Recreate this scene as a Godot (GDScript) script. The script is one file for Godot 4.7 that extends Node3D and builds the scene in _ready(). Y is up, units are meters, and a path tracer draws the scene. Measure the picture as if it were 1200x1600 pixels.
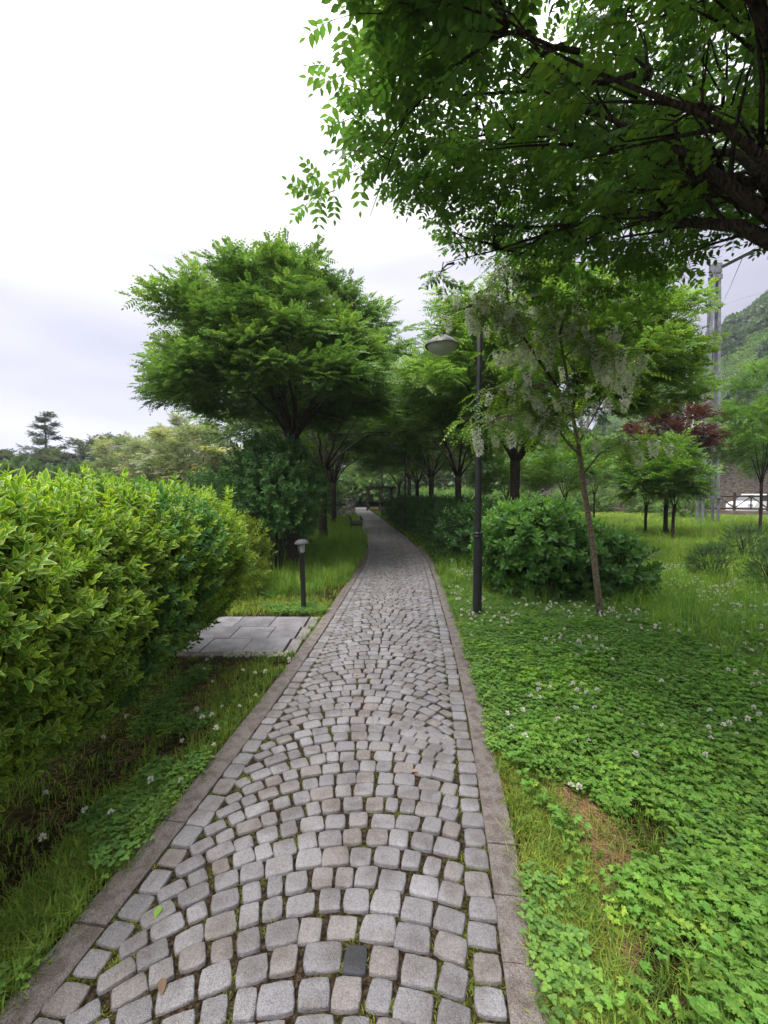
extends Node3D

# ------------------------------------------------------------------ helpers
class Mb:
	var st := SurfaceTool.new()
	var col := Color.WHITE
	var xf := Transform3D()
	func _init(smooth := true):
		st.begin(Mesh.PRIMITIVE_TRIANGLES)
		st.set_smooth_group(0 if smooth else -1)
	func v(p: Vector3) -> void:
		st.set_color(col)
		st.add_vertex(xf * p)
	func tri(a: Vector3, b: Vector3, c: Vector3) -> void:      # counter-clockwise seen from the front
		v(a); v(c); v(b)
	func quad(a: Vector3, b: Vector3, c: Vector3, d: Vector3) -> void:
		tri(a, b, c); tri(a, c, d)
	func done() -> ArrayMesh:
		st.generate_normals()
		st.index()
		return st.commit()
	func box(c: Vector3, s: Vector3) -> void:
		var h := s * 0.5
		var p := []
		for i in 8:
			p.append(c + Vector3(h.x if i & 1 else -h.x, h.y if i & 2 else -h.y, h.z if i & 4 else -h.z))
		quad(p[2], p[6], p[7], p[3]); quad(p[0], p[1], p[5], p[4])
		quad(p[4], p[5], p[7], p[6]); quad(p[1], p[0], p[2], p[3])
		quad(p[5], p[1], p[3], p[7]); quad(p[0], p[4], p[6], p[2])
	func bevel_box(c: Vector3, s: Vector3, b: float) -> void:   # a box with chamfered upper edges
		var h := s * 0.5
		var lo := []; var mi := []; var to := []
		for q in [Vector2(-1, 1), Vector2(1, 1), Vector2(1, -1), Vector2(-1, -1)]:
			lo.append(c + Vector3(q.x * h.x, -h.y, q.y * h.z))
			mi.append(c + Vector3(q.x * h.x, h.y - b, q.y * h.z))
			to.append(c + Vector3(q.x * (h.x - b), h.y, q.y * (h.z - b)))
		for i in 4:
			var j := (i + 1) % 4
			quad(lo[i], lo[j], mi[j], mi[i]); quad(mi[i], mi[j], to[j], to[i])
		quad(to[0], to[1], to[2], to[3])
		quad(lo[3], lo[2], lo[1], lo[0])
	func tube(pts: Array, radii: Array, sides := 6, wob := 0.0, rng: RandomNumberGenerator = null, cap := true) -> void:
		var n := pts.size()
		var rings := []
		var t0: Vector3 = (pts[1] - pts[0]).normalized()
		var nx := t0.cross(Vector3(0.31, 0.2, 0.93)).normalized()
		for i in n:
			var a: Vector3 = pts[max(i - 1, 0)]
			var b: Vector3 = pts[min(i + 1, n - 1)]
			var t := (b - a).normalized()
			nx = (nx - t * nx.dot(t)).normalized()
			var ny := t.cross(nx)
			var ring := []
			for k in sides:
				var an := TAU * k / sides
				var r: float = radii[i]
				if rng != null:
					r *= 1.0 + rng.randf_range(-wob, wob)
				ring.append(pts[i] + (nx * cos(an) + ny * sin(an)) * r)
			rings.append(ring)
		for i in n - 1:
			for k in sides:
				var k2 := (k + 1) % sides
				quad(rings[i][k], rings[i][k2], rings[i + 1][k2], rings[i + 1][k])
		if cap:
			for k in sides:
				var k2 := (k + 1) % sides
				tri(pts[n - 1], rings[n - 1][k], rings[n - 1][k2])
				tri(pts[0], rings[0][k2], rings[0][k])
	func bar(a: Vector3, b: Vector3, w: float, d := 0.0) -> void:
		var h := w * 0.5
		tube([a, b], [h * 1.41, h * 1.41], 4)
	func lathe(prof: Array, sides := 16, at := Vector3.ZERO) -> void:   # prof: Vector2(radius, y), from the bottom up along the outside
		for i in prof.size() - 1:
			for k in sides:
				var a0 := TAU * k / sides
				var a1 := TAU * (k + 1) / sides
				var p: Vector2 = prof[i]
				var q: Vector2 = prof[i + 1]
				var A := at + Vector3(cos(a0) * p.x, p.y, -sin(a0) * p.x)
				var B := at + Vector3(cos(a1) * p.x, p.y, -sin(a1) * p.x)
				var C := at + Vector3(cos(a1) * q.x, q.y, -sin(a1) * q.x)
				var D := at + Vector3(cos(a0) * q.x, q.y, -sin(a0) * q.x)
				if p.x < 1e-5: tri(A, C, D)
				elif q.x < 1e-5: tri(A, B, C)
				else: quad(A, B, C, D)

class Batch:
	var xf: Array[Transform3D] = []
	var tint := PackedInt32Array()
	func put(t: Transform3D, c: int) -> void:
		xf.append(t); tint.append(c)

var used := {}
var eye := Vector3(0, 1.6, 0)

func numbered(called: String) -> String:
	if not used.has(called):
		used[called] = 0
		return called
	used[called] += 1
	return "%s_%03d" % [called, used[called]]

func tag(o: Node, label: String, category := "", group := "", kind := "") -> void:
	if label: o.set_meta("label", label)
	if category: o.set_meta("category", category)
	if group: o.set_meta("group", group)
	if kind: o.set_meta("kind", kind)

func thing(called: String, label: String, category: String, at := Vector3.ZERO, group := "") -> Node3D:
	var o := Node3D.new()
	o.name = numbered(called)
	add_child(o)
	o.position = at
	tag(o, label, category, group)
	return o

func obj(called: String, mesh: Mesh, m: Material, parent: Node = null, at := Transform3D()) -> MeshInstance3D:
	var o := MeshInstance3D.new()
	o.mesh = mesh
	o.name = numbered(called) if parent == null else called
	o.material_override = m
	o.transform = at
	(self if parent == null else parent).add_child(o, true)
	return o

func lin(r: float, g: float, b: float) -> Color:
	return Color(r, g, b).linear_to_srgb()

func mat(c: Color, rough := 0.8, spec := 0.5, metal := 0.0) -> StandardMaterial3D:
	var m := StandardMaterial3D.new()
	m.albedo_color = c.linear_to_srgb()
	m.roughness = rough
	m.metallic = metal
	m.metallic_specular = spec
	return m

func vmat(rough := 0.6, spec := 0.4, back := Color.BLACK) -> StandardMaterial3D:
	var m := mat(Color.WHITE, rough, spec)
	m.vertex_color_use_as_albedo = true
	m.cull_mode = BaseMaterial3D.CULL_DISABLED
	if back != Color.BLACK:
		m.backlight_enabled = true
		m.backlight = back.linear_to_srgb()
	return m

func noise_tex(freq: float, cols: Array, offs: Array, sd: int, size := 512, kind := FastNoiseLite.TYPE_SIMPLEX_SMOOTH, oct := 4) -> NoiseTexture2D:
	var n := FastNoiseLite.new()
	n.noise_type = kind
	n.frequency = freq
	n.seed = sd
	n.fractal_octaves = oct
	var g := Gradient.new()
	g.offsets = PackedFloat32Array(offs)
	g.colors = PackedColorArray(cols)
	var t := NoiseTexture2D.new()
	t.width = size; t.height = size
	t.seamless = true
	t.noise = n
	t.color_ramp = g
	return t

func grey(a: float) -> Color:
	return Color(a, a, a)

func textured(m: StandardMaterial3D, tex: Texture2D, per_metre: float, bump: Texture2D = null, bump_cm := 0.2, stain: Texture2D = null, stain_scale := 0.5) -> StandardMaterial3D:
	m.albedo_texture = tex
	m.uv1_triplanar = true
	m.uv1_world_triplanar = true
	m.uv1_scale = Vector3.ONE * per_metre
	if bump:
		m.heightmap_enabled = true
		m.heightmap_texture = bump
		m.heightmap_scale = bump_cm
	if stain:
		m.detail_enabled = true
		m.detail_albedo = stain
		m.detail_blend_mode = BaseMaterial3D.BLEND_MODE_MUL
		m.detail_uv_layer = BaseMaterial3D.DETAIL_UV_2
		m.uv2_triplanar = true
		m.uv2_world_triplanar = true
		m.uv2_scale = Vector3.ONE * stain_scale
	return m

func multi(called: String, b: Batch, mesh: Mesh, m: Material, pal: Array, parent: Node, kind := "stuff") -> MultiMeshInstance3D:
	var mm := MultiMesh.new()
	mm.transform_format = MultiMesh.TRANSFORM_3D
	mm.use_colors = true
	mm.mesh = mesh
	mm.instance_count = b.xf.size()
	for i in b.xf.size():
		mm.set_instance_transform(i, b.xf[i])
		mm.set_instance_color(i, pal[b.tint[i]])
	var o := MultiMeshInstance3D.new()
	o.multimesh = mm
	o.material_override = m
	o.name = numbered(called) if parent == self else called
	parent.add_child(o, true)
	o.set_meta("kind", kind)
	return o

var tint_mats := {}
func tinted(m: StandardMaterial3D, pal: Array, i: int) -> StandardMaterial3D:
	var key := [m, pal[i]]
	if not tint_mats.has(key):
		var d: StandardMaterial3D = m.duplicate()
		var c: Color = pal[i]
		d.albedo_color = c.linear_to_srgb()
		tint_mats[key] = d
	return tint_mats[key]

# the nearest n of a batch that stand in the picture become parts of their own, the rest one mass
func plant(root: Node3D, b: Batch, mesh: Mesh, m: StandardMaterial3D, pal: Array, part: String, mass: String, n: int) -> void:
	var rest := Batch.new()
	var order := []
	for i in b.xf.size():
		var p: Vector3 = root.position + b.xf[i].origin - eye
		var d := p.length()
		if p.z > -0.5 or absf(p.x / p.z) > 0.9 or p.y / -p.z > 1.22 or p.y / -p.z < -1.25:
			d += 1000.0
		order.append([d, i])
	if n > 0:
		order.sort_custom(func(x, y): return x[0] < y[0])
	for k in order.size():
		var i: int = order[k][1]
		if k < n and order[k][0] < 1000.0:
			obj(part, mesh, tinted(m, pal, b.tint[i]), root, b.xf[i])
		else:
			rest.put(b.xf[i], b.tint[i])
	if rest.xf.size():
		multi(mass, rest, mesh, m, pal, root)

func basis_z(f: Vector3, up: Vector3, roll := 0.0) -> Basis:
	var z := f.normalized()
	var x := up.cross(z)
	if x.length() < 0.05: x = Vector3(1, 0, 0.1).cross(z)
	x = x.normalized()
	var y := z.cross(x)
	var b := Basis(x, y, z)
	return b.rotated(z, roll)

func rdir(r: RandomNumberGenerator) -> Vector3:
	var y := r.randf_range(-1, 1)
	var a := r.randf() * TAU
	var s := sqrt(1 - y * y)
	return Vector3(s * cos(a), y, s * sin(a))

func rng(sd: int) -> RandomNumberGenerator:
	var r := RandomNumberGenerator.new()
	r.seed = sd
	return r

# ------------------------------------------------------------------ leaves
# a leaf: stalk at the origin, tip towards +z, face up
func leaf(mb: Mb, xf: Transform3D, length: float, width: float, fold: float, droop: float, ca: Color, cm = null, seg := 4) -> void:
	var keep := mb.xf
	mb.xf = keep * xf
	var L := []; var C := []; var R := []; var LI := []; var RI := []
	for i in seg + 1:
		var t := float(i) / seg
		var w := width * 0.5 * sin(PI * pow(t, 0.8)) if i < seg else 0.0
		var z := t * length
		var y := -droop * t * t * length
		C.append(Vector3(0, y, z))
		L.append(Vector3(-w, y + fold * w, z)); R.append(Vector3(w, y + fold * w, z))
		LI.append(Vector3(-w * 0.74, y + fold * w * 0.74 + 0.0004, z)); RI.append(Vector3(w * 0.74, y + fold * w * 0.74 + 0.0004, z))
	for i in seg:
		if cm == null:
			mb.col = ca
			if i == 0:
				mb.tri(C[0], R[1], C[1]); mb.tri(C[0], C[1], L[1])
			elif i == seg - 1:
				mb.tri(C[i], R[i], C[i + 1]); mb.tri(C[i], C[i + 1], L[i])
			else:
				mb.quad(C[i], R[i], R[i + 1], C[i + 1]); mb.quad(L[i], C[i], C[i + 1], L[i + 1])
		else:
			mb.col = ca
			if i < seg - 1:
				mb.quad(C[i], RI[i], RI[i + 1], C[i + 1]); mb.quad(LI[i], C[i], C[i + 1], LI[i + 1])
			else:
				mb.tri(C[i], RI[i], C[i].lerp(C[i + 1], 0.6)); mb.tri(C[i], C[i].lerp(C[i + 1], 0.6), LI[i])
			mb.col = cm
			if i < seg - 1:
				mb.quad(RI[i], R[i], R[i + 1], RI[i + 1]); mb.quad(L[i], LI[i], LI[i + 1], L[i + 1])
			else:
				var tip: Vector3 = C[i].lerp(C[i + 1], 0.6)
				mb.tri(RI[i], R[i], C[i + 1]); mb.tri(RI[i], C[i + 1], tip); mb.tri(LI[i], tip, C[i + 1]); mb.tri(LI[i], C[i + 1], L[i])
	mb.xf = keep

# a compound leaf of paired oval leaflets along +z
func pinnate(mb: Mb, xf: Transform3D, r: RandomNumberGenerator, length: float, pairs: int, ll: float, lw: float, droop: float, col: Color, var_amt := 0.15) -> void:
	var keep := mb.xf
	mb.xf = keep * xf
	for i in pairs + 1:
		var t := 0.22 + 0.78 * float(i) / pairs
		var p := Vector3(0, -droop * t * t * length, t * length)
		var k := 1.0 + r.randf_range(-var_amt, var_amt)
		var c := Color(col.r * k * r.randf_range(0.92, 1.15), col.g * k, col.b * k)
		var s := r.randf_range(0.85, 1.12) * (0.8 + 0.35 * sin(PI * t))
		if i == pairs:
			leaf(mb, Transform3D(basis_z(Vector3(0, -0.3, 1), Vector3.UP), p), ll * s, lw * s, 0.25, 0.2, c, null, 3)
		else:
			for sd in [-1.0, 1.0]:
				var f := Vector3(sd, r.randf_range(-0.45, 0.05), r.randf_range(0.3, 0.6))
				leaf(mb, Transform3D(basis_z(f, Vector3.UP, r.randf_range(-0.3, 0.3)), p), ll * s, lw * s, 0.2, 0.25, c, null, 3)
	mb.col = Color(col.r * 1.2, col.g * 0.9, col.b)
	mb.tube([Vector3.ZERO, Vector3(0, -droop * 0.25 * length, length * 0.5), Vector3(0, -droop * length, length)], [0.0022, 0.0016, 0.001], 3, 0, null, false)
	mb.xf = keep

# a leafy twig of the round-headed trees: compound leaves set alternately along a thin shoot
func tree_twig(sd: int, n: int, length: float, pairs: int, ll: float, col: Color) -> ArrayMesh:
	var r := rng(sd)
	var mb := Mb.new(false)
	for i in n:
		var t := (i + 0.4) / n
		var side := 1.0 if i % 2 else -1.0
		var f := Vector3(side * r.randf_range(0.6, 1.0), r.randf_range(-0.1, 0.5), r.randf_range(0.35, 0.9))
		if i == n - 1: f = Vector3(0.1 * side, 0.15, 1)
		var k := r.randf_range(0.85, 1.2)
		pinnate(mb, Transform3D(basis_z(f, Vector3.UP, r.randf_range(-0.4, 0.4)), Vector3(0, 0.03 * sin(t * 3.0), t * length)), r, r.randf_range(0.15, 0.22) * (0.75 + 0.5 * sin(PI * t)), pairs, ll, ll * 0.52, 0.35, Color(col.r * k, col.g * k, col.b * k))
	mb.col = Color(0.05, 0.05, 0.025)
	mb.tube([Vector3.ZERO, Vector3(0, 0.03, length * 0.5), Vector3(0, 0.01, length)], [0.004, 0.003, 0.0015], 3, 0, null, false)
	return mb.done()

# an upright shoot with leaves in opposite pairs; returns the places of its leaves too
func shoot_places(sd: int, pairs: int, length: float) -> Array:
	var r := rng(sd)
	var out := []
	for i in pairs:
		var t := 0.15 + 0.85 * (i + 0.5) / pairs
		var turn := PI * 0.5 * (i % 2) + r.randf_range(-0.4, 0.4)
		for s in 2:
			var a := turn + PI * s
			var f := Vector3(cos(a), sin(a), r.randf_range(0.35, 1.0) + t * 0.5)
			var sc := r.randf_range(0.75, 1.15) * (1.0 - 0.35 * maxf(0.0, t - 0.65) / 0.35)
			out.append(Transform3D(basis_z(f, Vector3(0, 0, 1), r.randf_range(-0.35, 0.35)).scaled_local(Vector3.ONE * sc), Vector3(0, 0, t * length)))
	out.append(Transform3D(basis_z(Vector3(0.1, 0.2, 1), Vector3.UP).scaled_local(Vector3.ONE * 0.7), Vector3(0, 0, length)))
	return out

func shoot(places: Array, length: float, ll: float, lw: float, ca: Color, cm, stem: Color, sd: int) -> ArrayMesh:
	var mb := Mb.new(false)
	var r := rng(sd)
	for p in places:
		var k := r.randf_range(0.85, 1.15)
		var c2 = null
		if cm != null: c2 = Color(cm.r * k, cm.g * k, cm.b * k)
		leaf(mb, p, ll, lw, 0.35, 0.25, Color(ca.r * k, ca.g * k, ca.b * k), c2, 4)
	mb.col = stem
	mb.tube([Vector3(0, 0, -0.06), Vector3(0, 0, length * 0.5), Vector3(0, 0, length)], [0.003, 0.0025, 0.0012], 4, 0, null, false)
	return mb.done()

func grass_clump(sd: int, blades: int, h: float, spread: float, w: float, col: Color, bend := 0.5) -> ArrayMesh:
	var r := rng(sd)
	var mb := Mb.new(false)
	for i in blades:
		var a := r.randf() * TAU
		var o := Vector3(cos(a), 0, sin(a)) * spread * sqrt(r.randf())
		var a2 := r.randf() * TAU
		var d := Vector3(cos(a2), 0, sin(a2))
		var sd2 := Vector3(-d.z, 0, d.x) * w * 0.5
		var hh := h * r.randf_range(0.45, 1.1)
		var bd := bend * r.randf_range(0.3, 1.3) * hh
		var k := r.randf_range(0.75, 1.25)
		mb.col = Color(col.r * k * r.randf_range(0.9, 1.3), col.g * k, col.b * k)
		var p1 := o + d * bd * 0.25 + Vector3(0, hh * 0.55, 0)
		var p2 := o + d * bd + Vector3(0, hh * (1.0 - 0.25 * bend), 0)
		mb.quad(o - sd2, o + sd2, p1 + sd2 * 0.8, p1 - sd2 * 0.8)
		mb.tri(p1 - sd2 * 0.8, p1 + sd2 * 0.8, p2)
	return mb.done()

# lobed three-part leaves on stalks, a low spreading herb
func herb_clump(sd: int, n: int, size: float, h: float, spread: float, col: Color) -> ArrayMesh:
	var r := rng(sd)
	var mb := Mb.new(false)
	for i in n:
		var a := r.randf() * TAU
		var d := Vector3(cos(a), 0, sin(a))
		var base := d * spread * 0.2
		var top := d * spread * r.randf_range(0.3, 1.0) + Vector3(0, h * r.randf_range(0.5, 1.1), 0)
		var k := r.randf_range(0.8, 1.25)
		var c := Color(col.r * k * r.randf_range(0.85, 1.25), col.g * k, col.b * k)
		mb.col = c
		mb.tube([base, top], [0.0018, 0.0014], 3, 0, null, false)
		var up := (Vector3.UP + d * r.randf_range(-0.1, 0.7)).normalized()
		for q in 3:
			var an := (q - 1) * 1.15 + r.randf_range(-0.15, 0.15)
			var f := d.rotated(Vector3.UP, an) + Vector3(0, r.randf_range(-0.25, 0.1), 0)
			var s := size * r.randf_range(0.85, 1.15)
			var x := Transform3D(basis_z(f, up), top)
			# each leaflet is a wedge with three blunt lobes
			var kk := mb.xf
			mb.xf = x
			var pts := [Vector3(0, 0, 0), Vector3(s * 0.3, 0.004, s * 0.35), Vector3(s * 0.46, 0.003, s * 0.72), Vector3(s * 0.2, 0.002, s * 0.66), Vector3(s * 0.14, 0, s * 1.0), Vector3(-s * 0.14, 0, s * 1.0), Vector3(-s * 0.2, 0.002, s * 0.66), Vector3(-s * 0.46, 0.003, s * 0.72), Vector3(-s * 0.3, 0.004, s * 0.35)]
			var mid := Vector3(0, -0.004, s * 0.5)
			for e in pts.size():
				mb.tri(mid, pts[(e + 1) % pts.size()], pts[e])
			mb.xf = kk
	return mb.done()

func clover_clump(sd: int, n: int, size: float, h: float, spread: float, col: Color) -> ArrayMesh:
	var r := rng(sd)
	var mb := Mb.new(false)
	for i in n:
		var a := r.randf() * TAU
		var d := Vector3(cos(a), 0, sin(a))
		var top := d * spread * sqrt(r.randf()) + Vector3(0, h * r.randf_range(0.4, 1.1), 0)
		var k := r.randf_range(0.75, 1.25)
		mb.col = Color(col.r * k, col.g * k, col.b * k)
		mb.tube([d * spread * 0.15, top], [0.0014, 0.001], 3, 0, null, false)
		var t0 := r.randf() * TAU
		for q in 3:
			var an := t0 + TAU * q / 3
			var f := Vector3(cos(an), r.randf_range(-0.2, 0.35), sin(an))
			leaf(mb, Transform3D(basis_z(f, Vector3.UP), top), size, size * 0.95, 0.2, 0.1, mb.col, null, 3)
	return mb.done()

# ------------------------------------------------------------------ the path's course
const PD := [-4.0, 0.0, 1.25, 2.05, 3.04, 4.67, 6.79, 8.07, 10.4, 12.6, 16.0, 19.0, 25.0, 31.0, 38.0, 46.0, 60.0, 80.0]
const PX := [-1.25, -0.53, -0.343, -0.238, -0.126, 0.007, 0.135, 0.21, 0.3, 0.26, 0.06, -0.211, -0.67, -1.19, -1.85, -2.6, -4.2, -6.8]
func cx(d: float) -> float:
	var i := 0
	while i < PD.size() - 2 and d > PD[i + 1]: i += 1
	var t: float = (d - PD[i]) / (PD[i + 1] - PD[i])
	var m0: float = (PX[i + 1] - PX[max(i - 1, 0)]) / (PD[i + 1] - PD[max(i - 1, 0)]) * (PD[i + 1] - PD[i])
	var m1: float = (PX[min(i + 2, PX.size() - 1)] - PX[i]) / (PD[min(i + 2, PD.size() - 1)] - PD[i]) * (PD[i + 1] - PD[i])
	var t2 := t * t
	var t3 := t2 * t
	return (2 * t3 - 3 * t2 + 1) * PX[i] + (t3 - 2 * t2 + t) * m0 + (-2 * t3 + 3 * t2) * PX[i + 1] + (t3 - t2) * m1
func heading(d: float) -> float:
	return -atan((cx(d + 0.1) - cx(d - 0.1)) / 0.2)

const HALF := 0.725      # half width of the cobbled strip
const KERB := 0.13

var gn := FastNoiseLite.new()
func ground_h(x: float, d: float) -> float:
	var u := absf(x - cx(d)) - HALF
	var y := gn.get_noise_2d(x * 3.0, d * 3.0) * 0.03
	if u > 0.25: y += minf(u - 0.25, 3.0) * 0.012 * (1.0 if x > cx(d) else 0.4)
	if u < 0.13: return -0.075
	if x < -0.7 and x > -3.6 and d > 4.3 and d < 5.6: return -0.05
	return -0.012 + (y if u > 0.2 else 0.0)

# ------------------------------------------------------------------ trees
var bark: StandardMaterial3D
var bark_light: StandardMaterial3D
var leafy: StandardMaterial3D
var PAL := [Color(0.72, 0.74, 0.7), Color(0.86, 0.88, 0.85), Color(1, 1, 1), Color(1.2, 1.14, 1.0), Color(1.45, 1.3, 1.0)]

func curve(a: Vector3, b: Vector3, c: Vector3, n: int) -> Array:
	var out := []
	for i in n + 1:
		var t := float(i) / n
		out.append(a.lerp(b, t).lerp(b.lerp(c, t), t))
	return out

# p: fork (height), R, H (dome height), drop, base (height of the crown's middle plane), off (crown centre), clumps, per, limbs, tr (trunk radius), scale, parts, seed, given (limbs laid out by hand)
func build_tree(root: Node3D, p: Dictionary, twigs: Array, pal := PAL, wood: StandardMaterial3D = null) -> void:
	var r := rng(p.seed)
	var w: StandardMaterial3D = wood if wood else bark
	var fork := Vector3(p.get("lean", Vector3.ZERO).x, p.fork, p.get("lean", Vector3.ZERO).z)
	var c: Vector3 = Vector3(fork.x, p.base, fork.z) + p.get("off", Vector3.ZERO)
	var tr: float = p.tr
	var mb := Mb.new()
	var tp := curve(Vector3(0, -0.1, 0), Vector3(fork.x * 0.2 + r.randf_range(-0.06, 0.06), p.fork * 0.5, fork.z * 0.2 + r.randf_range(-0.06, 0.06)), fork, 7)
	mb.tube(tp, [tr * 1.6, tr * 1.2, tr * 1.05, tr, tr * 0.97, tr * 0.96, tr * 1.0, tr * 1.05], 9, 0.07, r)
	obj("trunk", mb.done(), w, root)
	# limbs
	var limbs := []
	for g in p.get("given", []): limbs.append(g)
	var nl: int = p.limbs
	for k in nl:
		var a: float = TAU * (k + r.randf_range(-0.25, 0.25)) / nl + p.get("turn", 0.0)
		var el := r.randf_range(0.15, 0.95)
		var tgt: Vector3 = c + Vector3(cos(a) * p.R * 0.82 * cos(el), p.H * 0.82 * sin(el), sin(a) * p.R * 0.82 * cos(el))
		var mid := fork.lerp(tgt, 0.45) + Vector3(0, (0.05 + 0.1 * r.randf()) * p.R, 0)
		mid.x = lerpf(fork.x, mid.x, 0.85); mid.z = lerpf(fork.z, mid.z, 0.85)
		limbs.append(curve(fork - Vector3(0, 0.08, 0), mid, tgt, 8))
	if p.has("cut"):
		for l in limbs:
			while l.size() > 4 and root.position.x + l[-1].x < 0.25: l.pop_back()
	var mbs := []
	for l in limbs:
		var m2 := Mb.new()
		var rad := []
		var n: int = l.size()
		var l0: float = tr * r.randf_range(0.4, 0.55)
		var pts := []
		for i in n:
			var q: Vector3 = l[i]
			if i > 1 and i < n: q += rdir(r) * 0.02 * p.R
			pts.append(q)
			rad.append(lerpf(l0, l0 * (0.05 if p.has("cut") else 0.14), pow(float(i) / (n - 1), 0.6)))
		m2.tube(pts, rad, 7, 0.06, r)
		mbs.append(m2)
	# clumps of twigs, each fed by a branch from the nearest limb
	var bs := []
	for t in twigs: bs.append(Batch.new())
	var nc: int = p.clumps
	var sc: float = p.scale
	for i in nc:
		var inner := i % 7 == 6
		var f := (i + 0.5) / nc
		var co: float = 1.0 - f * p.get("under", 1.3)
		var ph := i * 2.39996 + r.randf_range(-0.25, 0.25)
		var si := sqrt(maxf(0.0, 1.0 - co * co))
		var rad := r.randf_range(0.3, 0.62) if inner else r.randf_range(0.7, 1.1)
		var q: Vector3 = c + Vector3(cos(ph) * si * p.R * rad, (p.H if co > 0 else p.drop) * co * rad, sin(ph) * si * p.R * rad)
		if p.has("cut") and root.position.x + q.x < -0.5 + 0.25 * (-root.position.z - q.z - 2.0): continue
		var best := 0; var bi := 0; var bd := 1e9
		for l in limbs.size():
			for j in range(3, limbs[l].size()):
				var dd: float = (limbs[l][j] - q).length() + (0.5 if limbs[l][j].y > q.y + 0.3 else 0.0)
				if dd < bd: bd = dd; best = l; bi = j
		var s0: Vector3 = limbs[best][bi]
		if bd > 0.15:
			var mid2 := s0.lerp(q, 0.5) + Vector3(0, r.randf_range(-0.05, 0.12) * bd, 0) + rdir(r) * 0.06 * bd
			var th: float = tr * clampf(0.05 + 0.05 * bd, 0.05, 0.16)
			mbs[best].tube(curve(s0, mid2, q, 4), [th * 1.3, th, th * 0.8, th * 0.6, th * 0.4], 5)
			for b2 in 2:
				var e: Vector3 = q + rdir(r) * 0.45 * p.R / 3.0
				mbs[best].tube([mid2.lerp(q, 0.4), mid2.lerp(e, 0.6) + Vector3(0, 0.05, 0), e], [th * 0.6, th * 0.4, th * 0.2], 4)
		var cr: float = r.randf_range(0.5, 0.85) * p.R / 3.0 * (0.85 if inner else 1.0) * p.get("clump", 1.0)
		var ctint := r.randi_range(0, 2)
		var per: int = int(p.per * (cr / (0.67 * p.R / 3.0)) * (0.7 if inner else 1.0))
		for j in per:
			var d := rdir(r)
			var o := d * pow(r.randf(), 0.42)
			var pos: Vector3 = q + Vector3(o.x * cr, o.y * cr * p.get("flat", 0.5), o.z * cr)
			var out: Vector3 = pos - (c - Vector3(0, p.H * 0.35, 0))
			out.y *= 0.55
			var fw: Vector3 = out.normalized() * 0.8 + Vector3(d.x, d.y * 0.4, d.z) * 0.75 + Vector3(0, r.randf_range(-0.28, 0.3), 0)
			var k := r.randi_range(0, twigs.size() - 1)
			var s := sc * r.randf_range(0.8, 1.2)
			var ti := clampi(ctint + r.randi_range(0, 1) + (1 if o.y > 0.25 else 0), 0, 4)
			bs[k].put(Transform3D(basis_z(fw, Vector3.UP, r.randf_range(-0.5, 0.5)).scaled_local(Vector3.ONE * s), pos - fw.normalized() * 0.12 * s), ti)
	# side shoots along the limbs that stand close to the camera, leafy at their ends
	if p.has("fork_twigs"):
		for l in limbs.size():
			for j in range(1, limbs[l].size() - 1):
				for q in 3:
					var a0: Vector3 = limbs[l][j].lerp(limbs[l][j + 1], r.randf())
					var dr: Vector3 = (limbs[l][j + 1] - limbs[l][j]).normalized() * 0.7 + rdir(r) * 0.7 + Vector3(0, 0.2, 0)
					dr.y = maxf(dr.y, 0.02)
					var ln := r.randf_range(0.3, 0.85) * (1.0 if j < limbs[l].size() - 3 else 0.6)
					var e0 := a0 + dr.normalized() * ln
					var m0 := a0.lerp(e0, 0.5) + rdir(r) * 0.08
					mbs[l].tube(curve(a0, m0, e0, 3), [0.014, 0.01, 0.007, 0.004], 5)
					mbs[l].tube([m0, m0.lerp(e0, 0.6) + rdir(r) * 0.06, e0 + Vector3(r.randf_range(-0.2, 0.2), r.randf_range(0.0, 0.2), r.randf_range(-0.2, 0.2))], [0.007, 0.005, 0.003], 4)
					for w2 in 1 + j % 2:
						var fw2: Vector3 = dr + rdir(r) * 0.9
						fw2.y *= 0.5
						bs[r.randi_range(0, twigs.size() - 1)].put(Transform3D(basis_z(fw2, Vector3.UP, r.randf_range(-0.5, 0.5)).scaled_local(Vector3.ONE * sc * r.randf_range(0.8, 1.15)), m0.lerp(e0, 0.6 + 0.35 * w2)), r.randi_range(0, 4))
	for m3 in mbs:
		obj("limb", m3.done(), w, root)
	for k in twigs.size():
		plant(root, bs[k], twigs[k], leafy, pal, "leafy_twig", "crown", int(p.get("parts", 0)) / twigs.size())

func copy_of(o: Node3D, called: String, label: String, at: Vector3, turn: float, sc: Vector3) -> Node3D:
	var c: Node3D = o.duplicate()
	c.name = numbered(called)
	add_child(c)
	c.position = at
	c.rotation.y = turn
	c.scale = sc
	c.set_meta("label", label)
	return c

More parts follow.
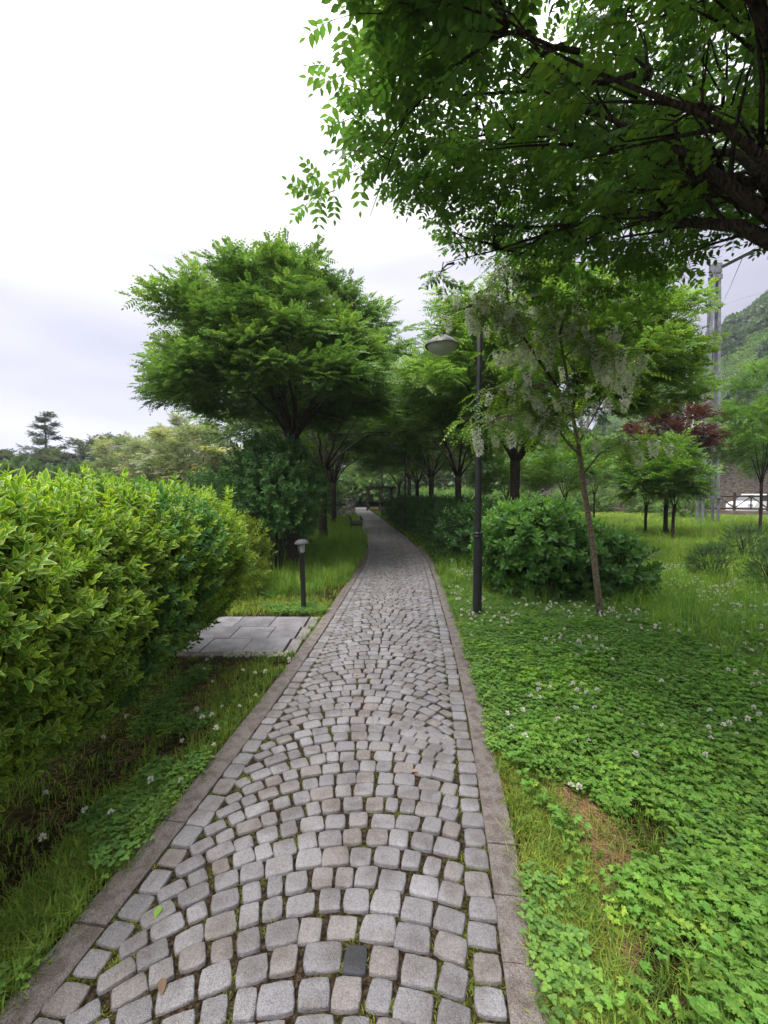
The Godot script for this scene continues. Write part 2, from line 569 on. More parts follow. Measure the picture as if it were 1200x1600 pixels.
# ------------------------------------------------------------------ shrubs: shoots over a lumpy dome
func shrub_batch(r: RandomNumberGenerator, bs: Array, n: int, half: Vector3, cy: float, pw: float, sc: float, inner: float, up: float) -> void:
	for i in n:
		var d := rdir(r)
		if d.y < -0.75: d.y = -d.y
		var e := pow(pow(absf(d.x), pw) + pow(absf(d.y), pw) + pow(absf(d.z), pw), -1.0 / pw)
		var lump := 1.0 + 0.14 * gn.get_noise_3d(d.x * 40 + half.x * 9.0, d.y * 40 + cy * 17.0, d.z * 40)
		var rad := (1.0 - inner * pow(r.randf(), 1.6)) * lump
		var pos := Vector3(d.x * half.x, d.y * half.y, d.z * half.z) * e * rad + Vector3(0, cy, 0)
		if pos.y < 0.04: continue
		var fw := Vector3(d.x / half.x, d.y / half.y, d.z / half.z).normalized() * 0.8 + Vector3(0, up, 0) + rdir(r) * 0.5
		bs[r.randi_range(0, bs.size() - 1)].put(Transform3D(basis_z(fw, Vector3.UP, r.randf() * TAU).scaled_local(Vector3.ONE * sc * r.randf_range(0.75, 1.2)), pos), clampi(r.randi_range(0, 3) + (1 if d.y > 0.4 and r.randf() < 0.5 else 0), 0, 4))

func stems(r: RandomNumberGenerator, n: int, half: Vector3, h: float, rad: float) -> ArrayMesh:
	var mb := Mb.new()
	for i in n:
		var a := r.randf() * TAU
		var b := Vector3(cos(a) * half.x * 0.25 * r.randf(), -0.05, sin(a) * half.z * 0.25 * r.randf())
		var t := Vector3(cos(a) * half.x * r.randf_range(0.3, 0.85), h * r.randf_range(0.7, 1.0), sin(a) * half.z * r.randf_range(0.3, 0.85))
		mb.tube(curve(b, b.lerp(t, 0.5) + Vector3(0, 0.15 * h, 0), t, 4), [rad, rad * 0.8, rad * 0.65, rad * 0.45, rad * 0.25], 5)
	return mb.done()

func shrub(called: String, label: String, group: String, at: Vector3, half: Vector3, cy: float, n: int, sc: float, meshes: Array, pal: Array, sd: int, parts := 0, inner := 0.45, up := 0.35, pw := 2.4) -> Node3D:
	var r := rng(sd)
	var t := thing(called, label, "shrub", at, group)
	obj("stem", stems(r, 9, half, cy + half.y * 0.6, 0.014), bark, t)
	var bs := []
	for m in meshes: bs.append(Batch.new())
	shrub_batch(r, bs, n, half, cy, pw, sc, inner, up)
	for k in meshes.size():
		plant(t, bs[k], meshes[k], leafy, pal, "leafy_shoot", "foliage", parts / meshes.size())
	return t

# ------------------------------------------------------------------ scene
func _ready():
	# ---- camera
	var cam := Camera3D.new()
	cam.name = "camera"
	cam.position = eye
	cam.rotation_degrees = Vector3(-2.526, 0, 0)
	cam.fov = 99.27
	cam.near = 0.05
	cam.far = 2000
	add_child(cam)
	cam.current = true
	# ---- sky, sun, exposure
	var env := Environment.new()
	env.background_mode = Environment.BG_SKY
	env.tonemap_mode = Environment.TONE_MAPPER_LINEAR
	env.tonemap_exposure = 2.7
	env.sdfgi_enabled = true
	env.ssao_enabled = true
	env.ssil_enabled = true
	env.ambient_light_source = Environment.AMBIENT_SOURCE_SKY
	env.fog_enabled = true
	env.fog_density = 0.0007
	env.fog_light_color = Color(0.86, 0.88, 0.95)
	var psm := PanoramaSkyMaterial.new()
	psm.panorama = ImageTexture.create_from_image(sky_image())
	psm.energy_multiplier = 1.0
	var sky := Sky.new()
	sky.sky_material = psm
	env.sky = sky
	var we := WorldEnvironment.new()
	we.name = "sky"
	we.environment = env
	add_child(we)
	var sun := DirectionalLight3D.new()
	sun.name = "sun"
	sun.light_energy = 0.5
	sun.light_angular_distance = 25.0
	sun.light_color = Color(1.0, 0.97, 0.92)
	sun.rotation_degrees = Vector3(-62, -25, 0)
	sun.shadow_enabled = true
	add_child(sun)

	gn.noise_type = FastNoiseLite.TYPE_SIMPLEX_SMOOTH
	gn.frequency = 0.05
	gn.seed = 5
	materials()
	ground()
	path()
	landing()
	hill()
	road_side()
	trees()
	hedge()
	shrubs()
	robinia()
	lamps()
	far_trees()
	furniture()
	herbs()
	grass()

func sky_image() -> Image:
	var n := FastNoiseLite.new()
	n.seed = 11
	n.frequency = 1.0
	n.fractal_octaves = 4
	var w := 1024
	var h := 512
	var im := Image.create_empty(w, h, false, Image.FORMAT_RGBF)
	var els := [-90.0, -2.0, 4.0, 10.0, 17.0, 25.0, 32.0, 45.0, 65.0, 90.0]
	var lum := [0.17, 0.31, 0.30, 0.265, 0.255, 0.32, 0.5, 1.2, 2.05, 2.5]
	for y in h:
		var el := (0.5 - (y + 0.5) / h) * 180.0
		var i := 0
		while i < els.size() - 2 and el > els[i + 1]: i += 1
		var t: float = smoothstep(0.0, 1.0, (el - els[i]) / (els[i + 1] - els[i]))
		var L: float = lerpf(lum[i], lum[i + 1], t)
		for x in w:
			var az := ((x + 0.5) / w - 0.5) * TAU
			var d := Vector3(sin(az) * cos(deg_to_rad(el)), sin(deg_to_rad(el)), -cos(az) * cos(deg_to_rad(el)))
			var v := L
			if el > -4.0:
				# flat layered cloud, stretched along the horizon
				var c := n.get_noise_3d(d.x * 1.6, d.y * 7.0, d.z * 1.6)
				var c2 := n.get_noise_3d(d.x * 0.7 + 9.0, d.y * 2.2, d.z * 0.7)
				v *= 1.0 + 0.3 * c + 0.28 * c2
				v *= 1.0 + 0.28 * sin(az + 0.1)
			var g := clampf((0.43 - v) / 0.18, 0.0, 1.0)
			im.set_pixel(x, y, Color(v * lerpf(1.0, 0.955, g), v * lerpf(1.0, 0.955, g), v * lerpf(1.02, 1.19, g)))
	return im

var stone_mat: StandardMaterial3D
var kerb_mat: StandardMaterial3D
var slab_mat: StandardMaterial3D
var soil_mat: StandardMaterial3D
var bed_mat: StandardMaterial3D
var black_paint: StandardMaterial3D
var galv: StandardMaterial3D
var wood_dark: StandardMaterial3D
var concrete: StandardMaterial3D
var granite_bump: NoiseTexture2D

func materials() -> void:
	var speck := noise_tex(0.16, [grey(0.76), grey(0.88), Color(0.97, 0.965, 0.96), grey(1)], [0.25, 0.45, 0.6, 0.8], 3, 512, FastNoiseLite.TYPE_VALUE, 3)
	granite_bump = noise_tex(0.09, [grey(0), grey(1)], [0.2, 0.8], 4, 512, FastNoiseLite.TYPE_SIMPLEX, 4)
	var stain := noise_tex(0.012, [Color(0.84, 0.82, 0.8), Color(0.95, 0.943, 0.94), Color(1, 1, 1)], [0.28, 0.48, 0.68], 8, 512, FastNoiseLite.TYPE_SIMPLEX_SMOOTH, 5)
	stone_mat = textured(mat(Color.WHITE, 0.75, 0.45), speck, 3.7, granite_bump, 0.25, stain, 0.6)
	stone_mat.vertex_color_use_as_albedo = true
	kerb_mat = textured(mat(Color(0.205, 0.172, 0.16), 0.85, 0.35), speck, 3.1, granite_bump, 0.3, stain, 1.7)
	slab_mat = textured(mat(Color(0.225, 0.205, 0.215), 0.7, 0.4), speck, 2.0, granite_bump, 0.06, noise_tex(0.02, [grey(0.86), grey(1)], [0.3, 0.7], 35, 256), 0.7)
	var dirt := noise_tex(0.03, [Color(0.45, 0.38, 0.3), Color(0.75, 0.68, 0.55), Color(1, 1, 0.95)], [0.25, 0.5, 0.8], 21, 512, FastNoiseLite.TYPE_SIMPLEX_SMOOTH, 6)
	var dirt_bump := noise_tex(0.05, [grey(0), grey(1)], [0.1, 0.9], 22, 512, FastNoiseLite.TYPE_SIMPLEX, 5)
	soil_mat = textured(mat(Color.WHITE, 0.95, 0.2), dirt, 1.3, dirt_bump, 1.5)
	soil_mat.vertex_color_use_as_albedo = true
	bed_mat = textured(mat(Color.WHITE, 0.95, 0.25), dirt, 2.7, dirt_bump, 0.8)
	bed_mat.vertex_color_use_as_albedo = true
	black_paint = textured(mat(Color(0.016, 0.016, 0.019), 0.42, 0.5), noise_tex(0.02, [grey(0.7), grey(1)], [0.3, 0.7], 31, 256), 1.5)
	galv = textured(mat(Color(0.15, 0.158, 0.185), 0.55, 0.5), noise_tex(0.02, [grey(0.75), grey(1)], [0.3, 0.7], 32, 256), 0.6)
	wood_dark = textured(mat(Color(0.055, 0.032, 0.022), 0.75, 0.4), noise_tex(0.03, [grey(0.6), grey(1)], [0.3, 0.7], 33, 256), 1.2)
	concrete = textured(mat(Color(0.36, 0.34, 0.31), 0.9, 0.3), noise_tex(0.015, [grey(0.65), grey(1)], [0.3, 0.7], 34, 512, FastNoiseLite.TYPE_SIMPLEX_SMOOTH, 6), 0.3, dirt_bump, 0.5)
	var bk := noise_tex(0.03, [Color(0.45, 0.42, 0.4), Color(0.8, 0.76, 0.7), Color(1, 1, 1)], [0.25, 0.5, 0.8], 41, 512, FastNoiseLite.TYPE_SIMPLEX, 5)
	var bkb := noise_tex(0.04, [grey(0), grey(1)], [0.2, 0.8], 42, 512, FastNoiseLite.TYPE_CELLULAR, 3)
	bark = textured(mat(Color(0.07, 0.058, 0.05), 0.9, 0.25), bk, 2.0, bkb, 1.2)
	bark.uv1_scale = Vector3(3.0, 0.8, 3.0)
	bark_light = textured(mat(Color(0.3, 0.25, 0.19), 0.85, 0.3), bk, 2.0, bkb, 0.4)
	bark_light.uv1_scale = Vector3(5.0, 1.5, 5.0)
	leafy = vmat(0.45, 0.45, Color(0.95, 1.0, 0.45))

func soil_col(x: float, d: float) -> Color:
	var g := gn.get_noise_2d(x * 7.0 + 50.0, d * 7.0)
	var c := Color(0.05, 0.04, 0.026).lerp(Color(0.075, 0.095, 0.03), clampf(0.5 + g * 1.4, 0.0, 1.0))
	return c

func ground() -> void:
	var us := [-400.0, -200.0, -110.0, -60.0, -35.0, -22.0, -15.0, -10.0, -7.0, -5.0, -4.0]
	var u := -3.4
	while u < -1.05: us.append(u); u += 0.2
	us.append_array([-1.0, -0.86, -0.84, -0.76, 0.0, 0.76, 0.84, 0.86, 1.0])
	u = 1.15
	while u < 4.0: us.append(u); u += 0.2
	us.append_array([4.5, 5.2, 6.0, 7.0, 8.5, 10.0, 12.0, 15.0, 18.0, 22.0, 27.0, 35.0, 60.0, 110.0, 200.0, 400.0])
	var ds := [-200.0, -60.0, -20.0, -8.0, -4.0, -2.0]
	var d := -1.0
	while d < 12.0: ds.append(d); d += 0.2
	while d < 60.0: ds.append(d); d += 1.0
	ds.append_array([65.0, 75.0, 90.0, 120.0, 160.0, 220.0, 320.0, 500.0, 900.0])
	var mb := Mb.new()
	var P := []
	var K := []
	for dd in ds:
		var row := []
		var kr := []
		for uu in us:
			var x: float = uu + cx(clampf(dd, -4.0, 80.0))
			row.append(Vector3(x, ground_h(x, clampf(dd, -4.0, 80.0)), -dd))
			kr.append(soil_col(x, dd))
		P.append(row); K.append(kr)
	for i in ds.size() - 1:
		for j in us.size() - 1:
			for q in [[i, j], [i + 1, j + 1], [i, j + 1], [i, j], [i + 1, j], [i + 1, j + 1]]:
				mb.col = K[q[0]][q[1]]
				mb.v(P[q[0]][q[1]])
	var o := obj("ground", mb.done(), soil_mat)
	tag(o, "dark earth of the park under grass and clover", "", "", "structure")

func path() -> void:
	var root := Node3D.new()
	root.name = "path"
	add_child(root)
	tag(root, "grey cobblestone footpath laid in arcs and edged with flat kerb stones", "", "", "structure")
	var r := rng(77)
	# bed: earth and moss between the stones
	var mb := Mb.new()
	var ds := []
	var d := -1.5
	while d < 60.0:
		ds.append(d)
		d += 0.06 if d < 8.0 else 0.5
	var cols := 26
	for i in ds.size() - 1:
		for j in cols:
			for q in [[0, 0], [1, 1], [0, 1], [0, 0], [1, 0], [1, 1]]:
				var dd: float = ds[i + q[0]]
				var uu: float = lerpf(-HALF - 0.02, HALF + 0.02, float(j + q[1]) / cols)
				var ms := gn.get_noise_2d(uu * 60.0, dd * 60.0) + 0.7 * gn.get_noise_2d(uu * 200.0, dd * 200.0) + (0.25 if absf(uu) > 0.52 else -0.12)
				mb.col = Color(0.055, 0.046, 0.036).lerp(Color(0.075, 0.095, 0.018), clampf(ms * 1.8, 0.0, 1.0))
				mb.v(Vector3(cx(dd) + uu, -0.0115 + 0.004 * ms, -dd))
	obj("path_bed", mb.done(), bed_mat, root)
	# cobbles
	var variants := []
	for k in 14: variants.append(cobble(100 + k))
	var pal := [Color(0.215, 0.208, 0.224), Color(0.238, 0.23, 0.244), Color(0.2, 0.194, 0.21), Color(0.222, 0.208, 0.212), Color(0.212, 0.192, 0.19), Color(0.25, 0.245, 0.264), Color(0.045, 0.048, 0.058)]
	var all := []
	var AH := deg_to_rad(50.0)
	var pitch := 0.107
	var s := 0.2
	var row := 0
	while s < 47.0:
		var n := 10 + (row % 2)
		var ws := []
		var tot := 0.0
		for i in n:
			var wv := r.randf_range(0.76, 1.28)
			ws.append(wv); tot += wv
		var u0 := 0.30 * smoothstep(3.2, 1.7, s) + 0.08 * gn.get_noise_1d(s * 14.0 + 40.0)
		var R := (0.603 + u0) / sin(AH)
		var AR := asin((0.603 - u0) / R)
		n = int(round((AH + AR) * R / 0.112)) + row % 2 * (1 if r.randf() < 0.6 else 0)
		ws.clear(); tot = 0.0
		for i in n:
			var wv := r.randf_range(0.76, 1.28)
			ws.append(wv); tot += wv
		var a := -AH
		var bow := 1.0 + 0.12 * gn.get_noise_1d(s * 9.0)
		for i in n:
			var da: float = ws[i] / tot * (AH + AR)
			var th := a + da * 0.5
			a += da
			all.append([u0 + R * sin(th), s + (R * cos(th) - R * 0.84) * bow, -th, da * R, pitch * (1.0 - (1.0 - cos(th)) * 0.85)])
		s += pitch
		row += 1
	for sd in [-1.0, 1.0]:
		var e := 0.2
		while e < 47.0:
			var l := r.randf_range(0.088, 0.132)
			all.append([sd * (HALF - 0.06), e + l * 0.5, 0.0, 0.112, l])
			e += l
	var list := []
	for q in all:
		var uu: float = q[0] + r.randf_range(-0.006, 0.006)
		var dd: float = q[1] + r.randf_range(-0.006, 0.006)
		if dd < 0.15: continue
		var gap := r.randf_range(0.005, 0.013)
		var h := heading(dd)
		var b := Basis(Vector3.UP, h + q[2] + r.randf_range(-0.05, 0.05))
		b = b * Basis(Vector3(1, 0, 0), r.randf_range(-0.025, 0.025)) * Basis(Vector3(0, 0, 1), r.randf_range(-0.025, 0.025))
		b = b * Basis.from_scale(Vector3(q[3] - gap, 1, q[4] - gap))
		var pos := Vector3(cx(dd) + uu * cos(h), r.randf_range(-0.004, 0.004), -dd + uu * sin(-h))
		var ti := r.randi_range(0, 5)
		if r.randf() < 0.4: ti = r.randi_range(0, 2)
		list.append([dd, Transform3D(b, pos), ti])
	# the one dark stone near the front
	var dark := 0
	var dbest := 9.0
	for i in list.size():
		var o: float = (list[i][1].origin - Vector3(-0.088, 0, -1.41)).length()
		if o < dbest: dbest = o; dark = i
	list[dark][2] = 6
	list.sort_custom(func(x, y): return x[0] < y[0])
	var rest := []
	for v in variants: rest.append(Batch.new())
	var made := 0
	for q in list:
		var k := r.randi_range(0, variants.size() - 1)
		if q[0] > 1.0 and made < 300:
			var o := obj("cobblestone", variants[k], tinted(stone_mat, pal, q[2]), root, q[1])
			if q[2] == 6: o.set_meta("label", "single dark blue-grey stone")
			made += 1
		else:
			rest[k].put(q[1], q[2])
	for k in variants.size():
		multi("cobbles", rest[k], variants[k], stone_mat, pal, root)
	# kerb stones
	for sd in [-1.0, 1.0]:
		var cuts: Array = [-0.9, -0.4, 0.1, 0.6, 1.03, 1.547, 2.05, 2.55, 3.044, 3.588, 4.07, 4.53] if sd < 0 else [-0.9, -0.4, 0.1, 0.6, 0.9, 1.16, 1.411, 1.664, 1.916, 2.415, 2.928, 3.43, 3.93, 4.43]
		while cuts[-1] < 12.5: cuts.append(cuts[-1] + 0.5)
		for i in cuts.size() - 1:
			var d0: float = cuts[i]
			var d1: float = cuts[i + 1]
			var uc: float = sd * (HALF + KERB * 0.5)
			var A := Vector3(cx(d0) + uc, 0, -d0)
			var B := Vector3(cx(d1) + uc, 0, -d1)
			var m2 := Mb.new(false)
			m2.bevel_box(Vector3.ZERO, Vector3(KERB * r.randf_range(0.97, 1.0), 0.1, (B - A).length() - 0.007), 0.006)
			var f := B - A
			var ks := r.randf_range(0.88, 1.1)
			var km: StandardMaterial3D = tinted(kerb_mat, [Color(0.197 * ks, 0.172 * ks, 0.166 * ks)], 0)
			obj("kerb_stone", m2.done(), km, root, Transform3D(basis_z(f, Vector3.UP, r.randf_range(-0.02, 0.02)), (A + B) * 0.5 + Vector3(0, -0.045 + r.randf_range(-0.003, 0.004), 0)))
	# moss tufts growing in the joints
	var moss := grass_clump(61, 10, 0.026, 0.014, 0.004, Color(0.10, 0.125, 0.025), 0.8)
	var gb := Batch.new()
	for i in 5200:
		var dd := 0.6 + 11.0 * pow(r.randf(), 1.6)
		var uu := r.randf_range(-HALF, HALF)
		if absf(uu) < 0.5 and r.randf() < 0.5: uu = signf(r.randf() - 0.45) * r.randf_range(0.5, HALF)
		if gn.get_noise_2d(uu * 60.0, dd * 60.0) < -0.05: continue
		gb.put(Transform3D(Basis(Vector3.UP, r.randf() * TAU).scaled(Vector3.ONE * r.randf_range(0.6, 1.05)), Vector3(cx(dd) + uu, -0.018, -dd)), r.randi_range(0, 4))
	multi("joint_moss", gb, moss, vmat(0.8, 0.2), PAL, root)

func cobble(sd: int) -> ArrayMesh:
	var r := rng(sd)
	var mb := Mb.new()
	var n := 16
	var ph := []
	for k in 4: ph.append(Vector2(r.randf_range(-0.05, 0.05), r.randf_range(-0.05, 0.05)))
	var outl := []
	for i in n:
		var a := TAU * i / n
		var c := cos(a)
		var s := sin(a)
		var e := pow(pow(absf(c), 8.0) + pow(absf(s), 8.0), -1.0 / 8.0) * 0.5 * (1.0 + r.randf_range(-0.045, 0.02))
		var p := Vector2(c * e, s * e)
		# corners pulled about, so that no two sides are parallel
		p += ph[0] * (0.5 + p.x) * (0.5 + p.y) + ph[1] * (0.5 - p.x) * (0.5 + p.y) + ph[2] * (0.5 - p.x) * (0.5 - p.y) + ph[3] * (0.5 + p.x) * (0.5 - p.y)
		outl.append(p)
	var rings := [[0.45, 0.002], [0.9, 0.0012], [0.972, -0.0015], [1.0, -0.008], [1.008, -0.05]]
	var P := []
	for q in rings:
		var ring := []
		for i in n:
			ring.append(Vector3(outl[i].x * q[0], q[1] + r.randf_range(-0.0015, 0.0015), -outl[i].y * q[0]))
		P.append(ring)
	for i in n:
		var j := (i + 1) % n
		mb.tri(Vector3(0, 0.004, 0), P[0][i], P[0][j])
		for k in rings.size() - 1:
			mb.quad(P[k][i], P[k + 1][i], P[k + 1][j], P[k][j])
	return mb.done()

func landing() -> void:
	var root := Node3D.new()
	root.name = "pavement"
	add_child(root)
	tag(root, "small grey slab landing joining the path beside the hedge", "", "", "structure")
	var r := rng(9)
	var mb := Mb.new()
	mb.col = Color(0.05, 0.042, 0.03)
	mb.quad(Vector3(-3.5, -0.02, -4.22), Vector3(-0.9, -0.02, -4.22), Vector3(-0.82, -0.02, -5.62), Vector3(-3.5, -0.02, -5.62))
	obj("slab_bed", mb.done(), bed_mat, root)
	var zs := [[-4.3, -4.72], [-4.72, -5.14], [-5.14, -5.56]]
	for k in 3:
		var z0: float = zs[k][0]
		var z1: float = zs[k][1]
		var x1 := cx(-(z0 + z1) * 0.5) - HALF - KERB - 0.16
		var i := 0
		while x1 > -3.4:
			var w := 0.42
			if i == 0 and k == 1: w = 0.3
			var m2 := Mb.new(false)
			m2.bevel_box(Vector3.ZERO, Vector3(w - 0.008, 0.06, z0 - z1 - 0.008), 0.003)
			var ks := r.randf_range(0.92, 1.06)
			obj("paving_slab", m2.done(), tinted(slab_mat, [Color(0.21 * ks, 0.2 * ks, 0.215 * ks)], 0), root, Transform3D(Basis(Vector3.UP, r.randf_range(-0.006, 0.006)), Vector3(x1 - w * 0.5, -0.026 + r.randf_range(-0.003, 0.003), (z0 + z1) * 0.5)))
			x1 -= w
			i += 1
	# narrow border stones along the kerb and the near edge
	for k in 3:
		var z0: float = zs[k][0]
		var z1: float = zs[k][1]
		var m3 := Mb.new(false)
		m3.bevel_box(Vector3.ZERO, Vector3(0.11, 0.06, z0 - z1 - 0.008), 0.003)
		obj("border_stone", m3.done(), slab_mat, root, Transform3D(Basis(), Vector3(cx(-(z0 + z1) * 0.5) - HALF - KERB - 0.085, -0.03, (z0 + z1) * 0.5)))
	for k in 5:
		var m4 := Mb.new(false)
		m4.bevel_box(Vector3.ZERO, Vector3(0.492, 0.06, 0.085), 0.003)
		obj("border_stone", m4.done(), kerb_mat, root, Transform3D(Basis(), Vector3(-1.16 - 0.5 * k, -0.028, -4.25)))

# ------------------------------------------------------------------ hill
func hill_h(x: float, z: float) -> float:
	var d := -z
	var x0 := 37.0 + maxf(0.0, d - 70.0) * 0.12 + 4.0 * gn.get_noise_1d(z * 0.6)
	var k := maxf(0.0, x - x0)
	var h := k * 1.02 + 3.0 * gn.get_noise_2d(x * 0.7, z * 0.7) * clampf(k / 15.0, 0.0, 1.0)
	h *= smoothstep(250.0, 130.0, d)
	h = h / (1.0 + h / 260.0)
	var st := 1.7                                  # terraces
	var f := h / st
	var b := floorf(f)
	var q := f - b
	if h > 1.0 and h < 42.0: h = (b + smoothstep(0.35, 1.0, q)) * st
	return h

func hill() -> void:
	var mb := Mb.new()
	var nx := 110
	var nz := 90
	var P := []
	for i in nz + 1:
		var z := 20.0 - 280.0 * float(i) / nz
		var row := []
		for j in nx + 1:
			var x := 34.0 + 190.0 * pow(float(j) / nx, 1.6)
			row.append(Vector3(x, hill_h(x, z) - 0.15, z))
		P.append(row)
	for i in nz:
		for j in nx:
			for q in [[i, j], [i + 1, j + 1], [i, j + 1], [i, j], [i + 1, j], [i + 1, j + 1]]:
				var p: Vector3 = P[q[0]][q[1]]
				var g := 0.5 + 0.5 * gn.get_noise_2d(p.x * 4, p.z * 4)
				mb.col = Color(0.055, 0.09, 0.03).lerp(Color(0.085, 0.135, 0.035), g)
				mb.v(p)
	var o := obj("hill", mb.done(), soil_mat)
	tag(o, "steep green hillside of terraced bushes beyond the road", "", "", "structure")
	# tea bushes in rows along the terraces
	var r := rng(500)
	var bush := leaf_ball(501, 90, 0.5, Color(0.1, 0.2, 0.05))
	var b := Batch.new()
	var z := -18.0
	while z > -150.0:
		var lvl := 1
		while lvl < 24:
			# climb to this terrace's lip
			var hh := lvl * 1.7
			var x := 34.0
			while hill_h(x, z) < hh and x < 140.0: x += 0.35
			if x < 139.0 and x / -z < 1.1 and gn.get_noise_2d(x * 1.5 + 70.0, z * 1.5) > -0.28:
				b.put(Transform3D(Basis(Vector3.UP, r.randf() * TAU).scaled(Vector3(1.0, 0.75, 1.0) * r.randf_range(1.2, 1.7)), Vector3(x + r.randf_range(-0.15, 0.15), hill_h(x, z) + 0.25, z + r.randf_range(-0.3, 0.3))), r.randi_range(1, 4))
			lvl += 1
		z -= 0.95
	var m := multi("tea_bushes", b, bush, leafy, PAL, self)
	tag(m, "rows of clipped tea bushes running along the hillside terraces")
	# woods on the upper slope
	var wood := leaf_ball(502, 260, 1.0, Color(0.06, 0.12, 0.045))
	var wb := Batch.new()
	for i in 2600:
		var zz := r.randf_range(-50.0, -190.0)
		var xx := r.randf_range(45.0, 190.0)
		var y := hill_h(xx, zz)
		var edge := 33.0 + 10.0 * gn.get_noise_2d(xx * 1.2, zz * 1.2)
		if y < edge and not (gn.get_noise_2d(xx * 1.5 + 70.0, zz * 1.5) < -0.3 and y > 3.0): continue
		if xx / -zz > 1.15: continue
		var s := r.randf_range(1.3, 2.9)
		wb.put(Transform3D(Basis(Vector3.UP, r.randf() * TAU).scaled(Vector3(s, s * r.randf_range(0.9, 1.35), s)), Vector3(xx, y + s * 0.6, zz)), r.randi_range(0, 3))
	var m2 := multi("hillside_wood", wb, wood, leafy, PAL, self)
	tag(m2, "dark woodland covering the upper hillside")

func leaf_ball(sd: int, n: int, size: float, col: Color) -> ArrayMesh:
	var r := rng(sd)
	var mb := Mb.new(false)
	for i in n:
		var d := rdir(r)
		if d.y < -0.4: d.y *= -1
		var p := d * r.randf_range(0.65, 1.05) * (1.0 + 0.25 * gn.get_noise_3d(d.x * 30, d.y * 30 + sd, d.z * 30))
		var s := size * r.randf_range(0.25, 0.5)
		var k := r.randf_range(0.7, 1.3)
		var f := d + rdir(r) * 0.8
		leaf(mb, Transform3D(basis_z(f, Vector3.UP, r.randf() * TAU), p - f.normalized() * s * 0.5), s, s * 0.75, 0.3, 0.3, Color(col.r * k * r.randf_range(0.9, 1.2), col.g * k, col.b * k), null, 3)
	return mb.done()

